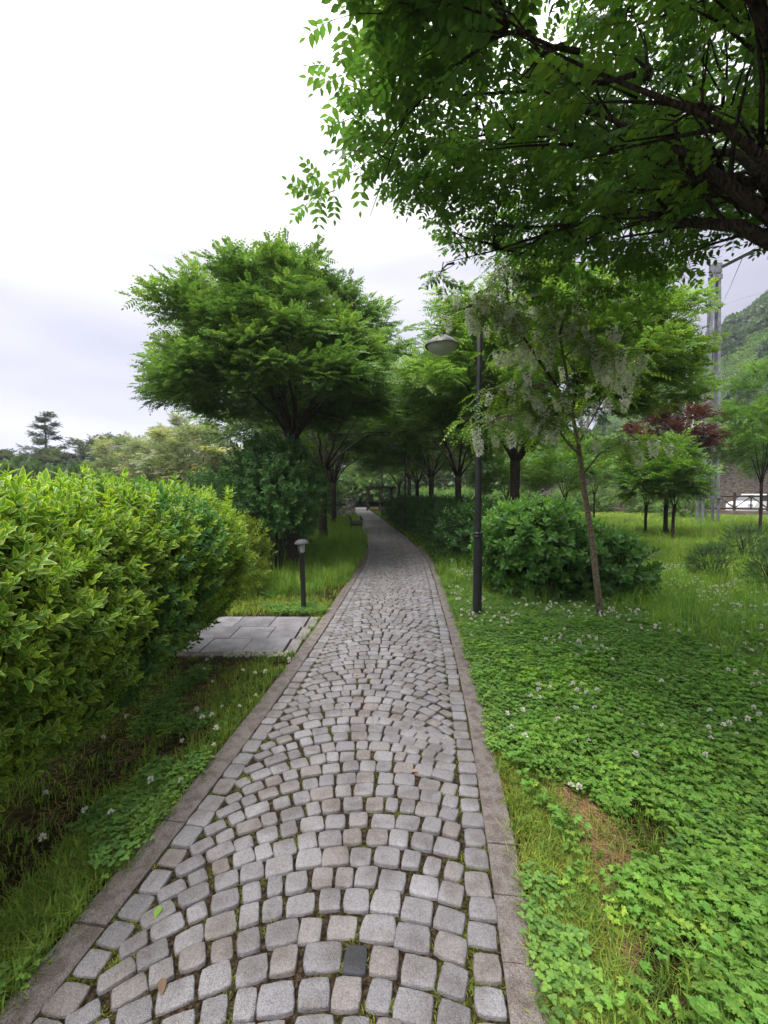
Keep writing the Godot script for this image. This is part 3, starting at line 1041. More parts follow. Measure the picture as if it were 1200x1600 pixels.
# ------------------------------------------------------------------ road, wall, fence, car, pylons
func road_side() -> void:
	var r := rng(600)
	var line := [Vector3(40, 0, -16), Vector3(24.4, 0, -30.3), Vector3(14.0, 0, -40.0), Vector3(9.0, 0, -52.0), Vector3(6.0, 0, -75.0)]
	# road
	var mb := Mb.new()
	mb.col = Color(0.06, 0.06, 0.062)
	for i in line.size() - 1:
		var n0 := Vector3(0.62, 0, -0.78)
		var A: Vector3 = line[i] + Vector3(0, 0.03, 0)
		var B: Vector3 = line[i + 1] + Vector3(0, 0.03, 0)
		mb.quad(A + n0 * 1.0, A + n0 * 7.5, B + n0 * 7.5, B + n0 * 1.0)
	var rm := textured(vmat(0.9, 0.3), noise_tex(0.05, [grey(0.75), grey(1)], [0.3, 0.7], 61, 256), 1.0)
	tag(obj("road", mb.done(), rm), "asphalt road behind the brown fence", "", "", "structure")
	# retaining wall
	var wm := textured(mat(Color(0.17, 0.155, 0.145), 0.9, 0.3), noise_tex(0.02, [Color(0.62, 0.58, 0.54), Color(0.85, 0.81, 0.77), Color(1, 0.98, 0.95)], [0.2, 0.5, 0.8], 62, 512, FastNoiseLite.TYPE_SIMPLEX, 5), 0.35, granite_bump, 3.0)
	var wl := thing("retaining_wall", "tall weathered stone retaining wall below the hill beyond the road", "wall")
	for i in line.size() - 1:
		var n1 := Vector3(0.62, 0, -0.78) * 8.5
		var A2: Vector3 = line[i] + n1
		var B2: Vector3 = line[i + 1] + n1
		var f := B2 - A2
		var m2 := Mb.new(false)
		m2.bevel_box(Vector3(0, 2.2, 0), Vector3(0.7, 4.6, f.length() + 0.3), 0.05)
		obj("wall_section", m2.done(), wm, wl, Transform3D(basis_z(f, Vector3.UP), (A2 + B2) * 0.5))
	# bank above the wall
	var bank := Batch.new()
	var ball := leaf_ball(601, 160, 0.6, Color(0.11, 0.23, 0.05))
	for i in 1100:
		var t := r.randf() * 2.99
		var k := int(t)
		var p: Vector3 = line[k].lerp(line[k + 1], t - k) + Vector3(0.62, 0, -0.78) * r.randf_range(7.7, 16.0)
		var s := r.randf_range(0.7, 1.5)
		bank.put(Transform3D(Basis(Vector3.UP, r.randf() * TAU).scaled(Vector3(s, s, s)), Vector3(p.x, r.randf_range(2.4, 5.6) + (p - line[k]).length() * 0.06, p.z)), r.randi_range(0, 4))
	tag(multi("bank_undergrowth", bank, ball, leafy, PAL, self), "light green undergrowth spilling over the retaining wall")
	# concrete plinth and fence
	var fence := thing("rail_fence", "dark brown wooden rail fence with fanned braces on a low concrete plinth", "fence")
	for i in range(0, 3):
		var A3: Vector3 = line[i]
		var B3: Vector3 = line[i + 1]
		var f3 := B3 - A3
		var m3 := Mb.new(false)
		m3.bevel_box(Vector3(0, 0.1, 0), Vector3(0.3, 0.5, f3.length() + 0.1), 0.02)
		obj("plinth", m3.done(), tinted(concrete, [Color(0.16, 0.13, 0.11)], 0), fence, Transform3D(basis_z(f3, Vector3.UP), (A3 + B3) * 0.5))
		var n := int(f3.length() / 1.75)
		for k in n:
			var a := A3.lerp(B3, float(k) / n) + Vector3(0, 0.35, 0)
			var b := A3.lerp(B3, float(k + 1) / n) + Vector3(0, 0.35, 0)
			var U := Vector3.UP
			var post := Mb.new(false)
			post.box(Vector3(0, 0.6, 0), Vector3(0.16, 1.25, 0.16))
			post.lathe([Vector2(0.13, 1.22), Vector2(0.13, 1.27), Vector2(0.0, 1.36)], 4)
			obj("post", post.done(), wood_dark, fence, Transform3D(basis_z(f3, U), a))
			for h in [0.16, 1.02]:
				var rl := Mb.new(false)
				rl.bar(a + U * h, b + U * h, 0.09)
				obj("rail", rl.done(), wood_dark, fence)
			var mid := a.lerp(b, 0.5)
			var br := Mb.new(false)
			br.bar(mid + U * 0.98, a + U * 0.2, 0.075)
			obj("brace", br.done(), wood_dark, fence)
			var br2 := Mb.new(false)
			br2.bar(mid + U * 0.98, b + U * 0.2, 0.075)
			obj("brace", br2.done(), wood_dark, fence)
			var br3 := Mb.new(false)
			br3.bar(mid + U * 0.98, mid + U * 0.16, 0.075)
			obj("brace", br3.done(), wood_dark, fence)
			var hub := Mb.new(false)
			hub.box(mid + U * 1.0, Vector3(0.2, 0.2, 0.2))
			obj("boss", hub.done(), wood_dark, fence)
	car(Vector3(26.9, 0.03, -31.6))
	lattice_pole()
	far_pylon(Vector3(88.0, 29.0, -130.0), 31.0)
	small_pylon(Vector3(41.7, 14.0, -60.0), 6.5)

func car(at: Vector3) -> void:
	var t := thing("parked_car", "white car on the road seen through the brown fence", "car", at)
	t.rotation.y = atan2(15.6, -14.3) - 0.25
	var paint := mat(Color(0.78, 0.79, 0.82), 0.3, 0.5)
	paint.clearcoat_enabled = true
	paint.clearcoat = 0.7
	var glass := mat(Color(0.02, 0.025, 0.03), 0.08, 0.6)
	var rubber := mat(Color(0.02, 0.02, 0.02), 0.85, 0.3)
	# side profile (z along the car, y up), swept across the width with a narrower roof
	var prof := [Vector2(-2.1, 0.32), Vector2(-2.12, 0.62), Vector2(-1.95, 0.86), Vector2(-1.05, 0.98), Vector2(1.85, 0.98), Vector2(2.08, 0.82), Vector2(2.1, 0.32)]
	var m := Mb.new(false)
	for i in prof.size():
		var p: Vector2 = prof[i]
		var q: Vector2 = prof[(i + 1) % prof.size()]
		m.quad(Vector3(-0.86, p.y, p.x), Vector3(0.86, p.y, p.x), Vector3(0.86, q.y, q.x), Vector3(-0.86, q.y, q.x))
	for i in range(1, prof.size() - 1):
		m.tri(Vector3(0.86, prof[0].y, prof[0].x), Vector3(0.86, prof[i + 1].y, prof[i + 1].x), Vector3(0.86, prof[i].y, prof[i].x))
		m.tri(Vector3(-0.86, prof[0].y, prof[0].x), Vector3(-0.86, prof[i].y, prof[i].x), Vector3(-0.86, prof[i + 1].y, prof[i + 1].x))
	obj("body", m.done(), paint, t)
	var lo := [Vector3(-0.82, 0.98, -1.05), Vector3(0.82, 0.98, -1.05), Vector3(0.82, 0.98, 1.8), Vector3(-0.82, 0.98, 1.8)]
	var hi := [Vector3(-0.66, 1.42, -0.3), Vector3(0.66, 1.42, -0.3), Vector3(0.66, 1.42, 1.3), Vector3(-0.66, 1.42, 1.3)]
	var g := Mb.new(false)
	for i in 4:
		g.quad(lo[(i + 1) % 4], lo[i], hi[i], hi[(i + 1) % 4])
	obj("window", g.done(), glass, t)
	var ro := Mb.new(false)
	ro.bevel_box(Vector3(0, 1.44, 0.5), Vector3(1.36, 0.07, 1.64), 0.03)
	obj("roof", ro.done(), paint, t)
	for x in [-0.8, 0.8]:
		for z in [-1.3, 1.3]:
			var w := Mb.new()
			w.lathe([Vector2(0.0, -0.1), Vector2(0.2, -0.1), Vector2(0.31, -0.09), Vector2(0.33, 0.0), Vector2(0.31, 0.09), Vector2(0.2, 0.1), Vector2(0.0, 0.1)], 18)
			obj("wheel", w.done(), rubber, t, Transform3D(Basis(Vector3(0, 0, 1), PI / 2), Vector3(x, 0.33, z)))
	for x in [-0.6, 0.6]:
		var hl := Mb.new(false)
		hl.box(Vector3(x, 0.74, -2.08), Vector3(0.34, 0.13, 0.08))
		obj("headlight", hl.done(), mat(Color(0.6, 0.62, 0.65), 0.15, 0.6), t)

func lattice_pole() -> void:
	var at := Vector3(16.85, 0, -22.64)
	var t := thing("power_pole", "tall grey steel power pole with two tapering legs and cross plates", "power pole", at)
	var H := 12.9
	for s in [-1.0, 1.0]:
		var m := Mb.new(false)
		for dz in [-1.0, 1.0]:
			m.bar(Vector3(s * 0.42, 0, dz * 0.2), Vector3(s * 0.13, H, dz * 0.1), 0.12)
		obj("leg", m.done(), galv, t)
	for k in 7:
		var f := [0.11, 0.3, 0.44, 0.58, 0.72, 0.86, 0.97][k] as float
		var y := H * f
		var w := lerpf(0.42, 0.13, f)
		var dz := lerpf(0.2, 0.1, f)
		for s in [-1.0, 1.0]:
			var m := Mb.new(false)
			m.box(Vector3(0, y, s * (dz + 0.085)), Vector3(w * 2.0 + 0.18, 0.24, 0.03))
			obj("cross_plate", m.done(), galv, t)
		var y2 := H * ([0.3, 0.44, 0.58, 0.72, 0.86, 0.97, 1.0][k] as float)
		if k < 2:
			var w2 := lerpf(0.42, 0.13, y2 / H)
			var b := Mb.new(false)
			b.bar(Vector3(-w, y, 0), Vector3(w2, y2, 0), 0.05)
			obj("brace", b.done(), galv, t)
	var br := Mb.new(false)
	br.bar(Vector3(-0.05, 0.1, 0), Vector3(-0.3, 1.5, 0), 0.05)
	obj("brace", br.done(), galv, t)
	var cap := Mb.new(false)
	cap.box(Vector3(0, H + 0.05, 0), Vector3(0.42, 0.5, 0.36))
	obj("head_plate", cap.done(), galv, t)
	var arm := Mb.new(false)
	arm.bar(Vector3(0.1, H + 0.1, 0), Vector3(1.2, H + 0.55, 0.9), 0.18)
	arm.bar(Vector3(0.9, H + 0.42, 0.65), Vector3(1.5, H + 0.62, 0.4), 0.12)
	obj("crossarm", arm.done(), galv, t)
	var ins := Mb.new()
	for k in 5:
		ins.lathe([Vector2(0.03, 0.0), Vector2(0.09, 0.03), Vector2(0.03, 0.07)], 8, Vector3(-0.55 - 0.16 * k, H - 1.0 - 0.13 * k, 0.2))
	obj("insulator", ins.done(), mat(Color(0.25, 0.24, 0.24), 0.3, 0.5), t)
	# wires
	var black := mat(Color(0.03, 0.03, 0.035), 0.6, 0.4)
	var ends := [Vector3(-0.3, H - 0.8, 0), Vector3(0.9, H + 0.4, 0.6), Vector3(-0.4, 5.3, 0)]
	var tos := [Vector3(-16, 5.6, -18), Vector3(90, 62, -118), Vector3(-12, 0.6, -14)]
	for k in 2:
		var w := Mb.new()
		var a: Vector3 = ends[k]
		var b: Vector3 = tos[k]
		w.tube(curve(a, a.lerp(b, 0.5) - Vector3(0, 1.2, 0), b, 14), range(15).map(func(_i): return 0.022), 4)
		obj("wire", w.done(), black, t)
	var gw := Mb.new()
	gw.tube([ends[2], Vector3(-4.6, 1.8, -2.0)], [0.018, 0.018], 4)
	obj("stay_wire", gw.done(), mat(Color(0.35, 0.27, 0.15), 0.7, 0.4), t)

func far_pylon(at: Vector3, H: float) -> void:
	var t := thing("lattice_pylon", "distant steel lattice pylon with short arms on the hill crest", "pylon", at)
	var gm := mat(Color(0.26, 0.26, 0.28), 0.6, 0.5, 0.2)
	var lv := []
	var ws := []
	for k in 9:
		var f := k / 8.0
		lv.append(H * f)
		ws.append(lerpf(3.2, 1.25, minf(1.0, f * 1.5)) if f < 0.95 else 0.25)
	var sg := [Vector2(1, 1), Vector2(1, -1), Vector2(-1, -1), Vector2(-1, 1)]
	for c in 4:
		var m := Mb.new(false)
		for k in 8:
			m.bar(Vector3(sg[c].x * ws[k], lv[k], sg[c].y * ws[k]), Vector3(sg[c].x * ws[k + 1], lv[k + 1], sg[c].y * ws[k + 1]), 0.2)
		obj("leg", m.done(), gm, t)
	for c in 4:
		var e: int = (c + 1) % 4
		var m := Mb.new(false)
		for k in 8:
			m.bar(Vector3(sg[c].x * ws[k], lv[k], sg[c].y * ws[k]), Vector3(sg[e].x * ws[k + 1], lv[k + 1], sg[e].y * ws[k + 1]), 0.11)
			m.bar(Vector3(sg[e].x * ws[k], lv[k], sg[e].y * ws[k]), Vector3(sg[c].x * ws[k + 1], lv[k + 1], sg[c].y * ws[k + 1]), 0.11)
			m.bar(Vector3(sg[e].x * ws[k], lv[k], sg[e].y * ws[k]), Vector3(sg[c].x * ws[k], lv[k], sg[c].y * ws[k]), 0.11)
		obj("bracing", m.done(), gm, t)
	for s in [-1.0, 1.0]:
		for f in [0.62, 0.82]:
			var m := Mb.new(false)
			var y: float = H * f
			m.bar(Vector3(s * 1.2, y, 1), Vector3(s * 4.2, y + 0.6, 0), 0.13)
			m.bar(Vector3(s * 1.2, y, -1), Vector3(s * 4.2, y + 0.6, 0), 0.13)
			m.bar(Vector3(s * 1.2, y + 2.4, 0), Vector3(s * 4.2, y + 0.6, 0), 0.13)
			m.bar(Vector3(s * 4.2, y + 0.6, 0), Vector3(s * 4.2, y - 1.3, 0), 0.16)
			obj("crossarm", m.done(), gm, t)
	# conductors that run off over the hill
	for k in 3:
		var w := Mb.new()
		var a := Vector3(4.2, H * (0.62 + 0.1 * k), 0)
		var b := Vector3(120, H * (0.62 + 0.1 * k) + 26 + 5 * k, 30)
		w.tube(curve(a, a.lerp(b, 0.5) - Vector3(0, 3, 0), b, 12), range(13).map(func(_i): return 0.05), 4)
		obj("wire", w.done(), gm, t)

func small_pylon(at: Vector3, H: float) -> void:
	at.y = hill_h(at.x, at.z)
	var t := thing("lattice_mast", "pale slender lattice mast among the tea terraces", "mast", at)
	var gm := mat(Color(0.5, 0.52, 0.53), 0.5, 0.5, 0.2)
	H = 21.0 - at.y
	for s in [-0.55, 0.55]:
		var m := Mb.new(false)
		m.bar(Vector3(s, -0.5, 0), Vector3(s, H, 0), 0.17)
		obj("leg", m.done(), gm, t)
	var k := 0.0
	while k < H - 1.2:
		var m := Mb.new(false)
		m.bar(Vector3(-0.55, k, 0), Vector3(0.55, k + 1.1, 0), 0.11)
		obj("rung", m.done(), gm, t)
		k += 1.3

# ------------------------------------------------------------------ the avenue's round-headed trees
func trees() -> void:
	var dark := Color(0.1, 0.2, 0.058)
	var fresh := Color(0.16, 0.29, 0.08)
	var tw := [tree_twig(201, 6, 0.3, 5, 0.052, dark), tree_twig(202, 5, 0.26, 5, 0.056, fresh)]
	var big := [tree_twig(211, 5, 0.28, 4, 0.064, Color(0.11, 0.23, 0.06)), tree_twig(212, 4, 0.24, 4, 0.068, Color(0.13, 0.26, 0.06))]
	# the tree that overhangs the camera on the right
	var at := Vector3(2.3, 0, -2.2)
	var t := thing("round_tree", "large dark tree overhanging the path from the upper right", "tree", at, "round-headed trees along the path")
	var given := []
	for g in [[Vector3(1.86, 3.0, -2.35), Vector3(1.76, 3.22, -2.6), Vector3(1.7, 3.5, -3.1), Vector3(1.5, 3.75, -3.6), Vector3(1.0, 3.85, -4.1), Vector3(0.65, 3.85, -4.4)],
			[Vector3(1.8, 3.15, -2.3), Vector3(1.68, 3.4, -2.5), Vector3(1.45, 3.85, -2.8), Vector3(1.1, 4.35, -3.1), Vector3(0.6, 4.7, -3.3), Vector3(0.2, 4.95, -3.4)],
			[Vector3(1.75, 3.1, -2.05), Vector3(1.45, 3.3, -2.0), Vector3(1.0, 3.6, -2.1), Vector3(0.6, 3.85, -2.2), Vector3(0.2, 4.05, -2.35), Vector3(-0.25, 4.2, -2.5)],
			[Vector3(1.8, 3.15, -1.95), Vector3(1.55, 3.4, -1.85), Vector3(1.3, 3.75, -1.75), Vector3(1.0, 4.2, -1.6), Vector3(0.7, 4.7, -1.5), Vector3(0.4, 5.1, -1.4)],
			[Vector3(2.05, 3.2, -2.35), Vector3(2.1, 3.6, -2.7), Vector3(2.2, 4.0, -3.2), Vector3(2.3, 4.3, -3.8), Vector3(2.3, 4.5, -4.2)]]:
		var l := [Vector3(0, 2.65, 0)]
		for q in g: l.append(q - at)
		given.append(l)
	build_tree(t, {"seed": 301, "fork": 2.75, "R": 2.7, "H": 2.6, "drop": 0.8, "base": 4.25, "off": Vector3(0.1, 0, -0.25), "clumps": 118, "per": 23, "limbs": 10, "turn": 0.6, "tr": 0.09, "fork_twigs": 1, "cut": 1, "scale": 0.9, "parts": 300, "given": given, "under": 1.4, "clump": 0.92, "flat": 0.55}, big)
	# first on the left, the broad light-topped one
	var a := thing("round_tree", "broad round-headed tree left of the path, the nearest on that side", "tree", Vector3(-1.9, 0, -9.15), "round-headed trees along the path")
	build_tree(a, {"seed": 302, "fork": 2.75, "R": 2.3, "H": 2.15, "drop": 0.8, "base": 3.7, "off": Vector3(-0.2, 0, 0), "clumps": 84, "per": 50, "clump": 0.98, "flat": 0.46, "limbs": 9, "tr": 0.13, "scale": 1.05, "parts": 300, "under": 1.3}, tw)
	# first on the right, behind the young flowering tree
	var b := thing("round_tree", "wide bright green tree with forked trunk behind the young blossoming tree", "tree", Vector3(3.3, 0, -11.0), "round-headed trees along the path")
	build_tree(b, {"seed": 303, "fork": 2.4, "R": 2.95, "H": 2.3, "drop": 0.9, "base": 4.1, "off": Vector3(0.65, 0, 0), "clumps": 90, "per": 46, "clump": 0.95, "flat": 0.46, "limbs": 9, "tr": 0.12, "scale": 1.15, "parts": 300, "under": 1.28}, [tree_twig(203, 6, 0.3, 5, 0.052, fresh), tree_twig(204, 5, 0.28, 5, 0.056, Color(0.17, 0.3, 0.055))])
	# the rest of both rows
	var pr := thing("round_tree", "dark trunk and crown second in the left row, closing over the path", "tree", Vector3(-2.0, 0, -14.3), "round-headed trees along the path")
	build_tree(pr, {"seed": 304, "fork": 2.3, "R": 3.3, "H": 3.1, "drop": 1.2, "base": 3.6, "clumps": 90, "per": 16, "limbs": 8, "tr": 0.13, "scale": 1.35, "under": 1.2, "parts": 0}, tw)
	var pr2 := thing("round_tree", "dark slim-trunked tree right of the path, second in the right row", "tree", Vector3(2.75, 0, -16.2), "round-headed trees along the path")
	build_tree(pr2, {"seed": 305, "fork": 2.2, "R": 3.25, "H": 3.0, "drop": 1.1, "base": 3.7, "clumps": 90, "per": 16, "limbs": 8, "tr": 0.12, "scale": 1.35, "under": 1.2, "parts": 0}, tw)
	var more := [[-2.3, -19.8, "third in the left row, in the shade of its neighbours"], [2.35, -21.6, "third in the right row behind the dark hedge"],
		[-3.0, -25.4, "fourth in the left row"], [2.05, -27.0, "fourth in the right row near the second lamp post"], [-3.9, -31.5, "fifth in the left row near the stone pillars"],
		[1.9, -33.0, "fifth in the right row behind the pergola"], [1.4, -40.0, "sixth in the right row, beyond the pergola"], [-5.6, -40.0, "last of the left row"]]
	for i in more.size():
		var m: Array = more[i]
		var s := 0.92 + 0.16 * fmod(i * 0.37, 1.0)
		copy_of(pr if i % 2 else pr2, "round_tree", "round-headed tree " + m[2], Vector3(m[0], 0, m[1]), 1.3 * i + 0.7, Vector3(s, s * (1.0 + 0.05 * (i % 3)), s))

# ------------------------------------------------------------------ the variegated hedge
func hedge() -> void:
	var r := rng(700)
	var at := Vector3(-2.36, 0, -2.35)
	var t := thing("hedge", "dense yellow-edged variegated hedge left of the path", "hedge", at)
	var L := 0.19
	var pl := [shoot_places(701, 6, L), shoot_places(702, 5, L * 0.85)]
	var ca := Color(0.095, 0.24, 0.04)
	var cm := Color(0.4, 0.49, 0.07)
	var green := Color(0.075, 0.2, 0.055)
	var stemc := Color(0.12, 0.15, 0.03)
	var ms := [shoot(pl[0], L, 0.063, 0.031, ca, cm, stemc, 1), shoot(pl[1], L * 0.85, 0.067, 0.033, Color(0.15, 0.31, 0.045), Color(0.46, 0.54, 0.075), stemc, 2), shoot(pl[0], L, 0.066, 0.033, green, null, stemc, 3)]
	var half := Vector3(0.92, 0.62, 2.2)
	var cy := 0.88
	var list := []
	var n := 9500
	for i in n:
		var d := rdir(r)
		d = Vector3(d.x * half.x, d.y * half.y, d.z * half.z)
		# sample the rounded block evenly: pick a face by its area, then round it
		var fc := r.randf()
		var q := Vector3(r.randf_range(-1, 1), r.randf_range(-1, 1), r.randf_range(-1, 1))
		if fc < 0.62: q.x = 1.0
		elif fc < 0.8: q.y = 1.0
		elif fc < 0.92: q.z = -1.0
		elif fc < 0.96: q.x = -1.0
		else: q.y = -1.0
		var e := pow(pow(absf(q.x), 5.0) + pow(absf(q.y), 5.0) + pow(absf(q.z), 5.0), -0.2)
		var nrm := Vector3(pow(absf(q.x), 4.0) * signf(q.x), pow(absf(q.y), 4.0) * signf(q.y), pow(absf(q.z), 4.0) * signf(q.z)).normalized()
		q *= e
		var depth := pow(r.randf(), 1.7) * 0.42
		var pos := Vector3(q.x * half.x, q.y * half.y + cy, q.z * half.z)
		pos -= nrm * depth
		pos += nrm * 0.11 * gn.get_noise_3d(pos.x * 22, pos.y * 22, pos.z * 22)
		if q.x > 0.3: pos.x += 0.10 * sin(clampf((pos.y - 0.2) / 1.5, 0, 1) * PI) - 0.2 * smoothstep(0.95, 0.25, pos.y)
		if pos.y < 0.26 + 0.12 * gn.get_noise_1d(pos.z * 30.0): continue
		var fw := nrm * 0.7 + Vector3(0, 0.62, 0) + rdir(r) * 0.42
		if nrm.y > 0.6: fw = Vector3(0, 1, 0) + rdir(r) * 0.35
		var wz := pos.z + at.z
		var plain := absf(wz + 2.95 + 0.35 * (pos.y - 1.0)) < 0.42 + 0.2 * gn.get_noise_2d(pos.y * 20, 3.0) and q.x > 0.5 and r.randf() < 0.5
		var k := 2 if plain else (1 if r.randf() < 0.27 + 0.5 * (pos.y - 0.6) else 0)
		list.append([pos, fw, k, (0.85 if nrm.y < 0.6 else 1.05) * r.randf_range(0.75, 1.15)])
	# tall shoots that stick out of the top
	for i in 170:
		var pos := Vector3(r.randf_range(-0.7, 0.85), cy + half.y * r.randf_range(0.86, 1.0), r.randf_range(-2.1, 2.1))
		list.append([pos, Vector3(0, 1, 0) + rdir(r) * 0.22, 1 if r.randf() < 0.7 else 0, r.randf_range(0.9, 1.35)])
	var order := []
	for i in list.size():
		var w: Vector3 = at + list[i][0] - eye
		var ok: bool = w.z < -0.9 and w.x / -w.z > -0.86 and list[i][0].x > 0.6
		order.append([w.length() + (0.0 if ok else 100.0), i])
	order.sort_custom(func(x, y): return x[0] < y[0])
	var single := {}
	for k in 27: single[order[k][1]] = true
	# single leaves for the nearest shoots
	var lm := []
	for c in [[ca, cm, 0.063, 0.031], [Color(0.15, 0.31, 0.045), Color(0.46, 0.54, 0.075), 0.067, 0.033], [green, null, 0.066, 0.033]]:
		var mb := Mb.new(false)
		leaf(mb, Transform3D(), c[2], c[3], 0.35, 0.25, c[0], c[1], 4)
		lm.append(mb.done())
	var bs := [Batch.new(), Batch.new(), Batch.new()]
	var twigs := Mb.new()
	twigs.col = stemc
	for i in list.size():
		var e: Array = list[i]
		var x := Transform3D(basis_z(e[1], Vector3.UP, r.randf() * TAU).scaled_local(Vector3.ONE * e[3]), e[0])
		var ti := r.randi_range(0, 4)
		if single.has(i):
			for p in pl[1 if e[2] == 1 else 0]:
				obj("leaf", lm[e[2]], tinted(leafy, PAL, ti), t, x * p)
			twigs.tube([x * Vector3(0, 0, -0.05), x * Vector3(0, 0, L)], [0.0028, 0.0013], 4)
		else:
			bs[e[2]].put(x, ti)
	for k in 3: multi("foliage", bs[k], ms[k], leafy, PAL, t)
	var tm := mat(stemc, 0.8)
	obj("twig", twigs.done(), tm, t)
	# woody stems
	var sm := Mb.new()
	for i in 46:
		var b := Vector3(r.randf_range(-0.45, 0.45), -0.05, r.randf_range(-2.0, 2.0))
		var e := Vector3(b.x * 1.6 + r.randf_range(-0.25, 0.3), r.randf_range(0.9, 1.6), b.z + r.randf_range(-0.3, 0.3))
		sm.tube(curve(b, b.lerp(e, 0.5) + rdir(r) * 0.12, e, 5), [0.016, 0.014, 0.012, 0.009, 0.006, 0.004], 5)
	obj("stem", sm.done(), bark, t)

# ------------------------------------------------------------------ shrubs
func shrubs() -> void:
	var gl := Color(0.05, 0.125, 0.03)
	var L := 0.2
	var broad := [shoot(shoot_places(801, 4, L), L, 0.115, 0.062, Color(0.125, 0.275, 0.06), null, Color(0.06, 0.07, 0.02), 4), shoot(shoot_places(802, 3, L * 0.8), L * 0.8, 0.12, 0.066, Color(0.105, 0.235, 0.06), null, Color(0.06, 0.07, 0.02), 5)]
	var glossy := [shoot(shoot_places(803, 6, 0.24), 0.24, 0.075, 0.034, Color(0.055, 0.14, 0.038), null, Color(0.05, 0.05, 0.02), 6), shoot(shoot_places(804, 5, 0.2), 0.2, 0.08, 0.036, Color(0.075, 0.175, 0.045), null, Color(0.05, 0.05, 0.02), 7)]
	var small := [shoot(shoot_places(805, 8, 0.26), 0.26, 0.05, 0.022, Color(0.06, 0.125, 0.045), null, Color(0.04, 0.04, 0.02), 8)]
	shrub("dome_shrub", "rounded bright green broad-leaved shrub behind the lamp post", "", Vector3(2.45, 0, -7.0), Vector3(0.82, 0.68, 0.85), 0.64, 1250, 1.0, broad, PAL, 810, 300)
	shrub("dome_shrub", "darker low shrub around the foot of the young blossoming tree", "", Vector3(3.3, 0, -6.6), Vector3(0.6, 0.46, 0.6), 0.45, 520, 1.0, [broad[1]], [Color(0.6, 0.62, 0.65), Color(0.7, 0.72, 0.72), Color(0.8, 0.8, 0.8), Color(0.9, 0.88, 0.85), Color(1, 1, 1)], 811, 100)
	# tall leafy shrub left of the path, on bare stems
	var tall := thing("tall_shrub", "tall dark glossy shrub on thin stems behind the hedge's end", "shrub", Vector3(-2.05, 0, -8.0))
	var r := rng(820)
	obj("stem", stems(r, 8, Vector3(0.5, 1, 0.5), 2.0, 0.018), bark, tall)
	var bs := [Batch.new(), Batch.new()]
	shrub_batch(r, bs, 1500, Vector3(0.85, 0.95, 0.75), 1.55, 2.0, 0.95, 0.55, 0.25)
	for k in 2: plant(tall, bs[k], glossy[k], leafy, PAL, "leafy_shoot", "foliage", 130)
	shrub("tall_shrub", "yellowish shrub peeping out past the end of the hedge", "", Vector3(-2.35, 0, -6.6), Vector3(0.5, 0.55, 0.5), 0.6, 380, 0.9, [shoot(shoot_places(806, 5, 0.2), 0.2, 0.075, 0.036, Color(0.11, 0.2, 0.03), Color(0.4, 0.45, 0.06), Color(0.1, 0.12, 0.03), 9)], PAL, 821)
	# dark undergrowth shrubs under the left row
	var lefts := [[-3.2, -9.6, 0.9, 1.5, "dark shrub under the first left tree"], [-2.9, -12.0, 0.8, 1.6, "dark thin shrub between the left tree trunks"], [-3.4, -17.0, 1.0, 1.9, "dark bush farther back in the left row"], [-4.4, -11.5, 1.2, 1.9, "wide dark bush behind the tall glossy shrub"], [-3.6, -22.5, 1.1, 2.0, "bush near the stone pillars"], [-5.2, -27.0, 1.5, 2.4, "bush at the far left of the avenue"]]
	for i in lefts.size():
		var q: Array = lefts[i]
		shrub("undergrowth_shrub", q[4], "dark shrubs under the left trees", Vector3(q[0], 0, q[1]), Vector3(q[2], q[3] * 0.55, q[2]), q[3] * 0.5, int(420 * q[2]), 1.35, glossy, PAL, 830 + i)
	# the row of dark clipped shrubs right of the path
	for i in 8:
		var d := 9.6 + 2.1 * i
		var label := ["dark clipped shrub just behind the bright dome shrub", "second dark clipped shrub beyond the dome shrub", "third dark clipped shrub in the row right of the path", "fourth dark clipped shrub, beside the second lamp post", "fifth dark clipped shrub, past the second lamp post", "sixth dark clipped shrub right of the path", "seventh dark clipped shrub right of the path", "last dark clipped shrub before the pergola"][i] as String
		shrub("clipped_shrub", label, "dark clipped shrubs right of the path", Vector3(cx(d) + 1.95 - 0.03 * i, 0, -d), Vector3(0.95, 0.62, 1.0), 0.58, 620, 1.25, glossy, [Color(0.6, 0.62, 0.62), Color(0.7, 0.72, 0.7), Color(0.8, 0.82, 0.8), Color(0.9, 0.92, 0.88), Color(1.05, 1.05, 1)], 850 + i, 0, 0.4, 0.3, 3.0)
	# little bushes out on the lawn
	shrub("lawn_bush", "small dark bush in the lawn, left of the three there", "small bushes in the right lawn", Vector3(6.05, 0, -8.0), Vector3(0.34, 0.32, 0.33), 0.28, 560, 0.45, small, PAL, 870)
	shrub("lawn_bush", "small dark bush farthest back of the three in the lawn", "small bushes in the right lawn", Vector3(8.7, 0, -10.4), Vector3(0.45, 0.42, 0.42), 0.36, 760, 0.5, small, PAL, 871)
	shrub("lawn_bush", "small dark bush cut by the right edge of the lawn view", "small bushes in the right lawn", Vector3(6.15, 0, -6.75), Vector3(0.36, 0.42, 0.36), 0.36, 640, 0.45, small, PAL, 872)
	# light shrubs along the fence
	var light := [shoot(shoot_places(807, 6, 0.3), 0.3, 0.09, 0.042, Color(0.14, 0.26, 0.06), null, Color(0.07, 0.08, 0.03), 10)]
	var lab := ["at its near end by the power pole", "left of the power pole", "between power pole and purple tree", "behind the purple-leaved tree", "behind the thin saplings", "beyond the young blossoming tree", "behind the blossoming tree's trunk", "near the forked trunk", "left of the forked trunk", "between the row's trunks", "farther along toward the avenue", "at its far end"]
